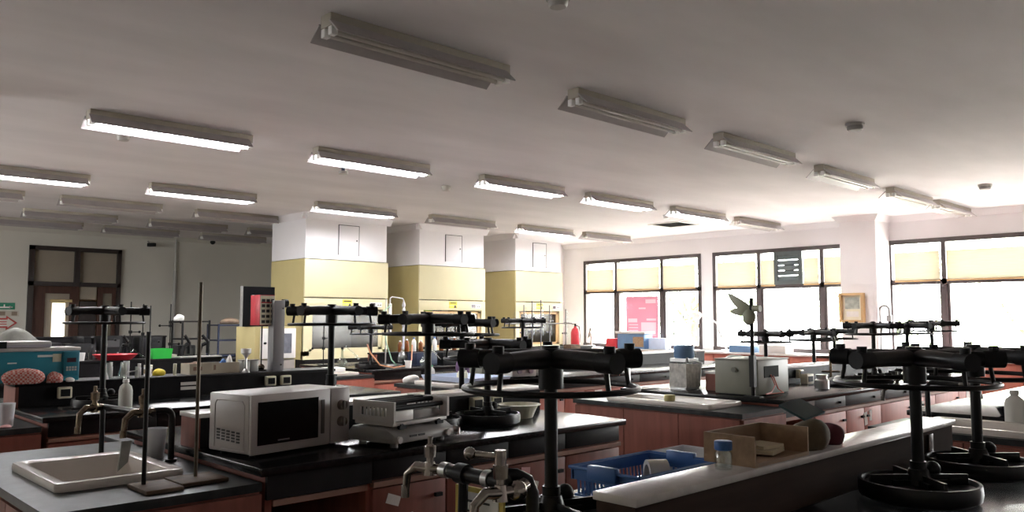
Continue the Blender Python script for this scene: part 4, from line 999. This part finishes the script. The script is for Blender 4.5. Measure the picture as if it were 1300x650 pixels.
stand('third retort stand before the back wall, clamp low down', 3.645, 9.98, .9, .76, clamps=((.33, .12, .2),))
stand('retort stand with white topped clamp next to the tall brown rod', 3.86, 9.92, .9, .78, clamps=((.56, .14, .2), (.52, .12, 3.), (.3, .1, -.5)))
lump('white_cap_cloth', 'white cloth bundle on the retort stand clamp before the back wall', 'cloth', WHITEP, (3.97, 9.95, 1.478), (.06, .05, .05), 0, 17, .15)
def distil(label, x, y, z, group='distillation glassware'):
    t = thing('distillation_flask', label, 'glassware', (x, y, z + .0008), 0, group)
    MB().lathe([(0, 0), (.04, .004), (.065, .04), (.065, .07), (.04, .105), (.016, .12), (.016, .22), (.018, .22), (.013, .22), (.013, .12), (.036, .103), (.06, .07), (.06, .04), (.036, .01), (0, .006)], n=22).build('flask', GLASS, t)
    MB().tube([(0, 0, .2), (.05, 0, .25), (.16, 0, .17), (.26, 0, .08)], .011, 10).build('side_arm', GLASS, t)
    MB().cyl((0, 0, .215), (0, 0, .245), .017).build('stopper', BLACKP, t)
    return t
distil('clear distillation flask left of the green container', 3.02, 10.08, .9)
distil('clear distillation flask near the back wall behind the red tray', 2.72, 9.72, .9)
distil('clear distillation flask in front of the back wall retort stands', 3.30, 9.66, .9)
def microscope(label, x, y, z, rz):
    t = thing('microscope', label, 'microscope', (x, y, z + .0008), rz, 'black microscopes by the back wall')
    MB().box(-.10, .10, -.08, .08, 0, .035).build('foot_plate', BLACKP, t, bevel=.01)
    MB().tube([(-.07, 0, .03), (-.085, 0, .16), (-.06, 0, .27), (.0, 0, .30)], .024, 10).build('arm', BLACKP, t)
    MB().box(-.05, .08, -.06, .06, .13, .142).build('stage', BLACKP, t)
    MB().cyl((.02, 0, .18), (.02, 0, .32), .022).cyl((.02, 0, .32), (-.05, 0, .40), .018).build('optical_tube', BLACKP, t)
    MB().cyl((-.08, -.045, .12), (-.08, .045, .12), .024).build('focus_knob', GREYP, t)
microscope('black microscope on the shelf bench right of the tall brown rod', 4.05, 9.85, .9, .4)
microscope('black microscope beside the first one, nearer the black frames', 4.32, 9.95, .9, -.6)
microscope('black microscope behind the green container, left of the white carton', 3.42, 10.06, .9, .2)
microscope('black microscope close to the red tray before the door', 2.98, 9.86, .9, 1.2)
for k_, (x, y, w_, h_, lb) in enumerate([(2.55, 10.0, .26, .34, 'tall dark instrument case before the dark door'), (4.10, 10.1, .22, .28, 'dark instrument case behind the two black microscopes'), (4.0, 12.5, .3, .36, 'black equipment case by the back wall between balance and racks')]):
    c_ = thing('instrument_case', lb, 'case', (x, y, .9008))
    MB().box(-w_ / 2, w_ / 2, -.1, .1, 0, h_).build('case_body', BLACKP, c_, bevel=.012); MB().box(-w_ * .35, w_ * .35, -.106, -.1, h_ * .55, h_ * .85).build('front_plate', mat('charcoal_plate', (.05, .05, .052), .4), c_); MB().cyl((w_ * .3, -.12, h_ * .3), (w_ * .3, -.1, h_ * .3), .018).build('dial', GREYP, c_)
stand('fifth retort stand, close behind the red tray before the door', 3.14, 10.0, .9, .62, clamps=((.5, .1, 1.0), (.36, .12, -.4)))
def frame_rack(label, x, y, z, w, h, d, m=BLACKP):
    t = thing('metal_rack', label, 'rack', (x, y, z + .0008), 0, 'black metal racks by the back wall')
    for a in (0, 1):
        for b in (0, 1):
            MB().box(a * w - .012, a * w + .012, b * d - .012, b * d + .012, 0, h).build('post', m, t)
    for q in (.0, .5, 1.):
        zz = .02 + q * (h - .04)
        MB().box(0, w, -.01, .01, zz - .01, zz + .01).box(0, w, d - .01, d + .01, zz - .01, zz + .01).box(-.01, .01, 0, d, zz - .01, zz + .01).box(w - .01, w + .01, 0, d, zz - .01, zz + .01).box(.0, w, .0, d, zz - .004, zz + .004).build('shelf', m, t)
frame_rack('black open metal rack against the back wall', 5.05, 12.5, .9, .42, .58, .4)
frame_rack('navy open metal rack next to the black one by the cream oven', 5.62, 12.5, .9, .55, .52, .4, NAVY)
lump('crumpled_net', 'tan crumpled bundle on top of the navy rack', 'bundle', mat('tan_bundle', (.36, .26, .19), .9, vary=.3), (5.86, 12.66, 1.422), (.16, .12, .06), 0, 18, .15)
tag(MB().box(-.16, .16, -.14, .14, 0, .34).box(-.12, .12, -.145, -.14, .05, .30).build('dark_equipment_case', BLACKP, loc=(4.55, 12.55, .9008), bevel=.01), 'dark equipment case left of the black rack by the back wall', 'case')
tag(MB().box(-.2, .2, -.14, .14, 0, .26).box(-.05, .05, -.1, .1, .26, .36).build('dark_balance', BLACKP, loc=(3.6, 12.55, .9008), bevel=.01), 'low dark balance near the back wall before the door', 'balance')

# ------------------------------------------------------------------ condenser bench
t = thing('condenser_setup', 'tall white condenser with glass tubes and hoses before the fume hoods', 'condenser', (6.26, 8.74, .9008))
MB().box(-.12, .12, -.08, .08, 0, .015).cyl((-.08, .02, .015), (-.08, .02, .86), .008).build('support', STEEL, t)
MB().cyl((-.03, 0, .40), (-.03, 0, .80), .022, n=14).build('white_tube', WHITEP, t)
MB().tube([(-.03, 0, .80), (-.03, 0, .87), (.0, 0, .89), (.17, 0, .87), (.19, 0, .84), (.19, 0, .80)], .008, 8).build('glass_bend', TUBP, t)
prof = []
for k in range(7): prof += [(.014, .36 + k * .065), (.026, .392 + k * .065)]
MB().lathe([(.014, .2)] + prof + [(.012, .83)], (.19, 0, 0), 14).build('bulb_condenser', TUBP, t)
MB().lathe([(0, .02), (.05, .03), (.07, .09), (.045, .15), (.016, .19), (.016, .24)], (.17, 0, 0), 18).build('flask', GLASS, t)
MB().tube([(-.03, -.02, .78), (-.16, -.03, .7), (-.17, -.12, .3), (-.14, -.2, .08), (-.10, -.26, .012)], .008, 8).build('cooling_hose', HOSEG, t)
t = tag(MB().tube([(0, 0, .30), (.03, -.02, .2), (.15, -.05, .05), (.35, -.05, .012), (.60, -.02, .03), (.66, .0, .10), (.68, .02, .28)], .009, 8).build('rubber_hose', HOSER, loc=(5.52, 8.20, .90)), 'orange rubber hose looping before the nearest fume hood', 'hose')
tag(MB().lathe([(0, 0), (.036, 0), (.042, .09), (.039, .09), (.033, .005), (0, .004)], n=20).build('white_mug', WHITEP, loc=(6.07, 8.12, .9008)), 'white mug left of the round glass flask before the hoods', 'mug')
tag(MB().box(-.17, .17, -.1, .1, 0, .02).build('white_tray', WHITEP, loc=(5.85, 8.30, .9003)), 'thin white tray left of the white mug', 'tray') if False else None
distil('glass flask with side arm right of the white mug', 6.42, 8.25, .9)
for k, (x, y, m, c) in enumerate([(6.55, 8.95, AMBER, 'amber'), (6.66, 8.95, AMBER, 'amber'), (6.78, 8.95, WHITEP, 'white'), (6.90, 8.95, AMBER, 'amber'), (7.02, 8.95, AMBER, 'amber'), (7.14, 8.95, WHITEP, 'white'), (7.26, 8.95, AMBER, 'amber'), (7.38, 8.95, WHITEP, 'white'), (7.5, 8.95, AMBER, 'amber')]):
    bottle('%s reagent bottle, %s from left on the shelf before the middle fume hood' % (c, ['first', 'second', 'third', 'fourth', 'fifth', 'sixth', 'seventh', 'eighth', 'ninth'][k]), x, y, 1.06, .032, .15 + .02 * (k % 3), m, WHITEP if m is AMBER else BLUE, name='reagent_bottle', group='reagent bottles before the middle hood')
def boxthing(name, label, cat, x, y, z, s, m, rz=0., bevel=.006, extra=None):
    t = thing(name, label, cat, (x, y, z + .0008), rz)
    MB().box(-s[0] / 2, s[0] / 2, -s[1] / 2, s[1] / 2, 0, s[2]).build('case', m, t, bevel=bevel)
    if extra: extra(t)
    return t
boxthing('navy_box', 'dark navy box with white labels before the middle fume hood', 'box', 6.62, 8.55, .9, (.34, .2, .16), NAVY, 0, .006, lambda t: MB().box(-.12, -.07, -.103, -.1, .04, .07).box(.02, .06, -.103, -.1, .09, .12).build('paper_label', PAPER, t))
boxthing('black_box', 'black box right of the navy box before the middle fume hood', 'box', 7.02, 8.55, .9, (.26, .2, .16), BLACKP)
t = thing('glass_beakers', 'clear beaker right of the black box before the middle hood', 'beaker', (7.3, 8.5, .9008))
MB().lathe([(0, 0), (.06, 0), (.06, .14), (.063, .14), (.056, .14), (.056, .006), (0, .006)], n=22).build('beaker_wall', GLASS, t)
boxthing('book_stack', 'stack of white papers on the orange sink counter', 'papers', 5.05, 8.3, .888, (.34, .22, .05), WHITEP, -.1)
# glass jumble before nearest hood
distil('glass flask on a stand left of the tall condenser', 5.40 + .25, 8.95, .9)
stand('retort stand left of the white condenser, clamp near the top', 5.62, 9.35, .9, .55, 'retort stands before the hoods', ((.35, .12, .2), (.22, .14, 2.8)))
# blue tray on the centre sink counter
t = thing('pale_blue_tray', 'large pale blue tray lying across the centre sink counter', 'tray', (5.33, 6.10, .8868), 0)
MB().tray(-.20, .28, -.24, .50, 0, .05, .006, flare=.02).build('tray_wall', BLUEL, t)
bottle('small white bottle with green cap on the centre sink counter', 5.36, 6.80, .94, .028, .15, WHITEP, GREEND, name='green_cap_bottle') if False else bottle('small white bottle with green cap on the centre sink counter', 5.33, 6.73, .85, .035, .17, WHITEP, GREEND, name='green_cap_bottle')
lump('white_paper_scrap', 'crumpled white paper left of the pale blue tray', 'paper', WHITEP, (5.05, 6.70, .8508), (.10, .06, .05), .3, 19, .2)
bottle('small ivory bottle by the pale blue tray, left of stool columns', 5.38, 6.35, .893, .02, .08, IVORY, IVORY, name='ivory_bottle')
bottle('second small ivory bottle by the pale blue tray', 5.46, 6.33, .893, .02, .085, IVORY, IVORY, name='ivory_bottle')
def hotplate(label, x, y):
    t = thing('hotplate', label, 'hotplate', (x, y, .9008), radians(-10), 'white hotplates in the centre')
    MB().box(-.15, .15, -.13, .13, .012, .16).build('casing', LGREY, t, bevel=.01)
    for q in (-.07, .07): MB().cyl((q, -.155, .07), (q, -.13, .07), .026).build('dial', mat('violet_grey_dial', (.30, .27, .34), .4), t)
    MB().cyl((0, 0, .16), (0, 0, .172), .10, n=28).build('heating_plate', GREYP, t)
    pieces(MB().box(-.13, -.09, -.1, .1, 0, .012).box(.09, .13, -.1, .1, 0, .012), 'foot', BLACKP, t)
hotplate('white hotplate with two dials under the foreground stool ring, left', 5.92, 6.05)
hotplate('white hotplate with two dials right of the first one', 6.28, 6.05)
boxthing('grey_green_case', 'grey green case left of the white hotplates', 'case', 5.60 + .13, 6.42, .9, (.12, .2, .17), INSTR)
lump('purple_bag', 'purple and green plastic bag behind the pale blue tray', 'bag', mat('purple_sheet', (.18, .10, .22), .5, vary=.5), (5.82, 6.78, .9008), (.08, .07, .13), 0, 20, .15)
t = thing('gas_valve', 'round grey valve pair on the shelf front right of the foreground stool', 'valve', (8.0, 6.55, .97))
pieces(MB().cyl((0, -.07, 0), (0, -.002, 0), .06, n=20).cyl((.16, -.06, 0), (.16, -.002, 0), .055, n=20), 'valve_wheel', GREYP, t)
MB().tube([(.0, -.03, 0), (.16, -.03, 0), (.34, -.05, -.02), (.46, -.06, -.05)], .013, 8).build('valve_pipe', STEEL, t)

# burette stands before the farthest hood
for k, (x, h) in enumerate([(8.90, .66), (9.08, .72), (9.28, .74), (9.48, .66), (9.86, .60)]):
    t = retort('burette stand before the farthest hood, %s from left' % ordn[k], x, 8.95, 1.06, h, .009, (-.07, .07), (-.06, .06), .014, mat('stand_grey', (.16, .15, .15), .4, metal=.5), BLACKM, 'burette stands before the farthest hood', ((h * .62, .09, .2), (h * .35, .06, 2.9)))
    MB().cyl((.065, .02, h * .25), (.065, .02, h * .95), .008, n=8).build('burette', GLASS, t)
tag(MB().cyl((-.75, 0, 0), (.75, 0, 0), .011, n=8).build('cross_rod', mat('rod_grey', (.20, .19, .18), .4, metal=.5), loc=(9.2, 8.90, 1.43)), 'long horizontal rod clamped across the burette stands', 'rod')
boxthing('brown_block', 'brown wooden block at the foot of the burette stands', 'block', 9.62, 8.6, .9, (.22, .16, .2), BOARD)
t = thing('fire_extinguisher', 'red fire extinguisher beside the farthest fume hood', 'fire extinguisher', (12.80, 11.35, .86))
MB().lathe([(0, 0), (.085, .0), (.095, .02), (.095, .36), (.07, .43), (.03, .46), (.03, .49), (0, .49)], n=24).build('cylinder', RED, t)
MB().cyl((0, 0, .49), (0, 0, .53), .02).box(-.10, .02, -.012, .012, .53, .545).build('valve', BLACKP, t)
MB().tube([(.02, 0, .51), (.10, -.02, .48), (.12, -.03, .3), (.10, -.04, .15)], .01, 8).build('hose', BLACKP, t)
boxthing('extinguisher_stand', 'low white cupboard under the fire extinguisher', 'cupboard', 12.86, 11.4, 0, (.5, .5, .858), WHITEP)

# ------------------------------------------------------------------ the long right bench
t = thing('instrument_box', 'grey green instrument box with red wires on the long right bench', 'instrument', (5.77, 3.235, .9008), radians(2))
MB().box(0, .52, 0, .375, .01, .275).build('casing', INSTR, t, bevel=.006)
MB().box(-.004, .53, -.004, .38, .275, .285).build('lid', INSTR, t, bevel=.003)
MB().cyl((-.02, .20, .20), (0, .20, .20), .02).box(-.014, 0, .17, .20, .185, .2).build('latch', mat('dark_latch', (.16, .16, .13), .5), t)
MB().box(.10, .34, -.004, 0, .14, .23).build('socket_panel', mat('dark_panel', (.02, .022, .018), .7, spec=.1), t)
MB().tube([(.20, -.006, .16), (.22, -.03, .08), (.15, -.035, .03), (.05, -.04, .02)], .005, 6).tube([(.24, -.006, .15), (.26, -.035, .05), (.34, -.04, .015)], .005, 6).tube([(.05, -.04, .02), (.34, -.042, .015)], .004, 6).build('red_wire', mat('red_wire', (.55, .12, .08), .4), t)
pieces(MB().box(.02, .06, .02, .35, 0, .01).box(.46, .5, .02, .35, 0, .01), 'foot', BLACKP, t)
t = thing('winged_stand', 'black rod stand with two pale blades in front of the instrument box', 'stand', (5.71, 3.245, .9008))
MB().box(-.03, .03, -.07, .07, 0, .012).cyl((0, 0, .012), (0, 0, .76), .016, n=12).build('rod', BLACKM, t)
MB().rbox((0, 0, .20), (.04, .04, .24)).build('sleeve', BLACKM, t)
def blade(tip, w):
    r0 = Vector((0, 0, .655)); tv = Vector(tip); n = 7; vs = []
    d = tv - r0; up = Vector((d.x, d.z * -1 if False else -d.z, d.y)) ; up = Vector((0, -d.z, d.y)).normalized()
    for k in range(n + 1):
        s = k / n; ww = w * (sin(pi * min(1, .18 + s * .82)) ** .7) * (1 - s * .35) + .004
        c = r0 + d * s + Vector((-.03 * sin(pi * s), 0, 0))
        vs += [c + up * ww, c - up * ww, c + up * ww + Vector((.006, 0, 0)), c - up * ww + Vector((.006, 0, 0))]
    fs = []
    for k in range(n):
        a = k * 4; b = a + 4
        fs += [(a, a + 1, b + 1, b), (a + 2, b + 2, b + 3, a + 3), (a, b, b + 2, a + 2), (a + 1, a + 3, b + 3, b + 1)]
    fs += [(0, 2, 3, 1), (n * 4, n * 4 + 1, n * 4 + 3, n * 4 + 2)]
    return MB().add(vs, fs)
BL = mat('sage_blade', (.33, .34, .25), .5, vary=.08)
blade((0, .20, .80), .040).build('upper_blade', BL, t); blade((0, .19, .66), .034).build('lower_blade', BL, t)
MB().sph((0, .02, .615), .06, sc=(.7, .9, 1.1)).build('pivot_boss', BL, t); MB().cyl((0, -.015, .68), (0, -.075, .68), .026).build('wing_nut', BL, t)
t = thing('still', 'glass still wrapped in newspaper with blue tank on top, on the sink counter', 'still', (5.615, 4.02, .8508), 0)
t.location = (5.98, 4.05, .9008); t.scale = (.8, .8, 1)
MB().box(-.13, .13, -.10, .10, 0, .02).build('foot_plate', STEEL, t)
MB().box(-.135, -.128, -.115, .10, .02, .22).box(-.13, .13, -.115, -.108, .02, .215).build('newspaper_sheet', mat('newspaper', (.58, .57, .53), .85, vary=.25, scale=25), t)
MB().cyl((-.0, -.0, .02), (0, 0, .25), .09, n=24).build('boiler', GLASS, t)
MB().tube([(.11, -.11, .05), (.13, -.12, .22), (.02, -.12, .24), (-.11, -.12, .24), (-.125, -.12, .27)], .014, 8).build('metal_arm', STEEL, t)
MB().box(-.12, .12, -.10, .10, .235, .262).build('collar_plate', STEEL, t)
MB().lathe([(0, .264), (.10, .264), (.11, .28), (.11, .365), (.10, .375), (0, .376)], n=28).build('blue_tank', BLUED, t)
MB().cyl((.11, -.04, .30), (.14, -.05, .30), .015).build('outlet_spout', STEEL, t)
t = tag(MB().lathe([(.014, 0), (.040, 0), (.042, .012), (.042, .04), (.04, .044), (.014, .044), (.014, 0)], n=30).build('tape_roll', mat('yellow_tape', (.58, .52, .22), .5), loc=(5.12 + .1, 3.62, .888)), 'wide yellow tape roll on the white sink edge', 'tape roll')
t.location = (5.145, 3.62, .8878)
for k, (x, y, r_, lb) in enumerate([(5.80, 4.42, .3, 'white paper sheet left of the still'), (5.62 + .12, 4.30, -.2, 'second white paper sheet beside the still foot')]):
    tag(MB().box(-.11, .11, -.07, .07, 0, .003).build('paper_sheet', PAPER, loc=(x, y, .9008 + k * .004), rz=r_), lb, 'paper')
boxthing('wall_socket_box', 'ivory socket box at the back of the long right bench', 'socket box', 7.28, 3.58, .9, (.13, .07, .09), IVORY, 0, .006, lambda t: MB().box(-.045, .045, -.039, -.035, .02, .07).build('socket_face', BLACKP, t))
t = thing('steel_canister', 'small steel canister with handle on the long right bench', 'canister', (6.86, 3.24, .9008))
MB().lathe([(0, 0), (.06, 0), (.06, .07), (.045, .085), (.045, .11), (0, .11)], n=22).build('canister_wall', STEEL, t)
MB().cyl((0, 0, .11), (0, 0, .12), .05).build('lid', STEEL, t); MB().tube([(.055, 0, .02), (.10, 0, .03), (.10, 0, .08), (.055, 0, .09)], .007, 8).build('handle', STEEL, t)
t = thing('black_case', 'low black case with white top flap on the long right bench', 'case', (7.32, 3.25, .9008), .3)
MB().lathe([(0, 0), (.15, 0), (.17, .02), (.16, .05), (.11, .07), (0, .075)], n=26).build('case_body', BLACKS, t); MB().box(-.12, .05, -.05, .07, .072, .085).build('white_flap', WHITEP, t, bevel=.005)
t = thing('gas_tap', 'brown gas tap with cross handles on the long right bench', 'gas tap', (7.60, 3.50, .9008))
MB().cyl((0, 0, 0), (0, 0, .012), .05).cyl((0, 0, .01), (0, 0, .30), .013).build('riser', BRASS, t); MB().tube([(-.08, .1, .24), (0, 0, .235), (.09, -.1, .22)], .011, 8).tube([(-.06, .06, .10), (.06, -.06, .10)], .01, 8).build('cross_arm', BRASS, t)
lump('green_cloth', 'green cloth on the raised shelf right of the instrument box', 'cloth', mat('mint_cloth', (.12, .42, .24), .8, vary=.2), (6.70, 3.78, 1.0608), (.13, .06, .05), 0, 21, .12)
lump('white_sheet_bundle', 'pale plastic bundle on the raised shelf behind the instrument box', 'bundle', mat('pale_mint_sheet', (.62, .70, .64), .5), (6.35, 3.78, 1.0608), (.16, .07, .085), 0, 22, .12)

# ------------------------------------------------------------------ window counter things
t = thing('blue_crate', 'blue crate of small parts under the pink poster', 'crate', (13.40, 10.30, .9008))
MB().box(-.14, .14, -.38, .30, 0, .30).build('crate_wall', BLUED, t, bevel=.01); MB().box(-.17, .17, -.42, .34, .30, .345).build('lid', LGREY, t, bevel=.006)
MB().box(-.145, -.14, -.36, -.1, .04, .24).build('front_parts', PLY, t)
boxthing('red_box', 'small red box left of the blue crate on the window counter', 'box', 13.40, 10.80, .9, (.2, .28, .2), RED)
boxthing('white_tray_box', 'white box right of the blue crate on the window counter', 'box', 13.45, 9.68, .9, (.2, .4, .22), BLUEL)
for k, (x, y, h, lb) in enumerate([(13.40, 9.30, .62, 'thin lab stand before the window, left of the still'), (13.4, 9.08, .72, 'thin lab stand with two cross arms before the window')]):
    retort(lb, x, y, .9, h, .009, (-.08, .08), (-.08, .08), .014, mat('stand_pale', (.34, .35, .33), .4, metal=.3), BLACKM, None, ((h * .5, .12, 1.7), (h * .9, .10, -1.5)))
t = thing('desk_lamp', 'white jointed desk lamp on the window counter', 'lamp', (13.42, 8.15, .9008))
MB().cyl((0, 0, 0), (0, 0, .03), .10).build('lamp_base', WHITEP, t)
MB().tube([(0, 0, .03), (0, .16, .40), (0, .20, .52)], .018, 10).build('lower_arm', WHITEP, t)
MB().tube([(0, .20, .52), (0, .33, .60), (0, .58, .68)], .018, 10).build('upper_arm', WHITEP, t)
MB().cyl((0, .56, .70), (0, .68, .60), .05, .075).build('lamp_head', WHITEP, t)
boxthing('dark_tray', 'dark shallow tray below the desk lamp on the window counter', 'tray', 13.40, 7.75, .9, (.3, .5, .12), BLUED)
boxthing('white_printer', 'white low machine right of the desk lamp on the window counter', 'machine', 13.40, 7.15, .9, (.3, .5, .14), LGREY)
t = thing('white_microscope', 'pale microscope on the window counter by the farthest hood', 'microscope', (13.42, 11.5, .9008), 1.2)
MB().box(-.12, .12, -.09, .09, 0, .04).build('foot_plate', LGREY, t, bevel=.01); MB().tube([(-.08, 0, .03), (-.10, 0, .2), (-.05, 0, .3)], .03, 10).build('arm', LGREY, t); MB().cyl((.02, 0, .2), (-.08, 0, .42), .022).build('optical_tube', GREYP, t)
t = thing('goose_neck_pipe', 'hooked grey water pipe standing right of the white pillar', 'pipe', (13.40, 5.27, .9008))
MB().tube([(0, .06, 0), (0, .06, .74)] + [(0, .06 - .075 * (1 - cos(a)), .74 + .075 * sin(a)) for a in (.5, 1., pi / 2, 2.1, 2.6, pi)] + [(0, -.09, .66)], .018, 10).build('hooked_pipe', GREYP, t)
MB().box(-.03, .03, -.125, -.055, .56, .66).build('spray_head', GREYP, t)
t = thing('picture_box', 'wooden glazed wall box with a faded picture on the white pillar', 'wall box', (13.325, 5.725, 1.685))
f = MB().box(-.09, 0, -.20, .20, -.24, -.20).box(-.09, 0, -.20, .20, .20, .24).box(-.09, 0, -.20, -.16, -.2, .2).box(-.09, 0, .16, .20, -.2, .2); f.build('wooden_frame', PALEWOOD, t)
MB().box(-.03, -.01, -.16, .16, -.2, .2).build('backing', IVORY, t)
MB().box(-.034, -.031, -.12, .12, -.02, .17).build('picture', mat('faded_print', (.42, .45, .40), .7, vary=.35, scale=9), t)
MB().box(-.034, -.031, -.10, .10, -.15, -.06).build('caption_sheet', PAPER, t)
tag(MB().tray(-.15, .15, -.40, .40, 0, .06, .006, .02).build('red_tray', mat('crimson_tray', (.50, .06, .09), .4), loc=(13.42, 4.05, .9008)), 'long crimson tray on the counter under the right window', 'tray')

# ------------------------------------------------------------------ light
W = bpy.data.worlds.new('World'); SC.world = W; W.use_nodes = True
bg = W.node_tree.nodes['Background']
bg.inputs['Color'].default_value = (1., .99, 1., 1); bg.inputs['Strength'].default_value = 11.
for i, (a, b) in enumerate(WINS + [(9.05, 10.15)] + FILL_WINS):
    l = bpy.data.lights.new('window_portal', 'AREA'); l.shape = 'RECTANGLE'; l.cycles.is_portal = True
    o = bpy.data.objects.new('window_portal', l); COL.objects.link(o)
    if i < 4:
        l.size = 1.85; l.size_y = b - a; o.location = (XW + .13, (a + b) / 2, 1.88); o.rotation_euler = (0, radians(90), 0)
    elif i > 4:
        l.size = .9; l.size_y = b - a; o.location = (-3.13, (a + b) / 2, 2.35); o.rotation_euler = (0, radians(-90), 0)
    else:
        l.size = b - a; l.size_y = .8; o.location = ((a + b) / 2, 12.8, 1.42); o.rotation_euler = (radians(-90), 0, 0)

# ------------------------------------------------------------------ camera
cam = bpy.data.cameras.new('Camera'); co = bpy.data.objects.new('Camera', cam); COL.objects.link(co)
co.location = (0, 0, 1.5); co.rotation_euler = (radians(90 + 4.44), 0, radians(46 - 90))
cam.sensor_width = 36; cam.lens = 1031 / 1300 * 36; cam.clip_start = .05; cam.clip_end = 200
SC.camera = co
SC.view_settings.view_transform = 'Standard'; SC.view_settings.look = 'None'
SC.view_settings.exposure = 1.5; SC.view_settings.gamma = 1.; SC.view_settings.use_curve_mapping = False
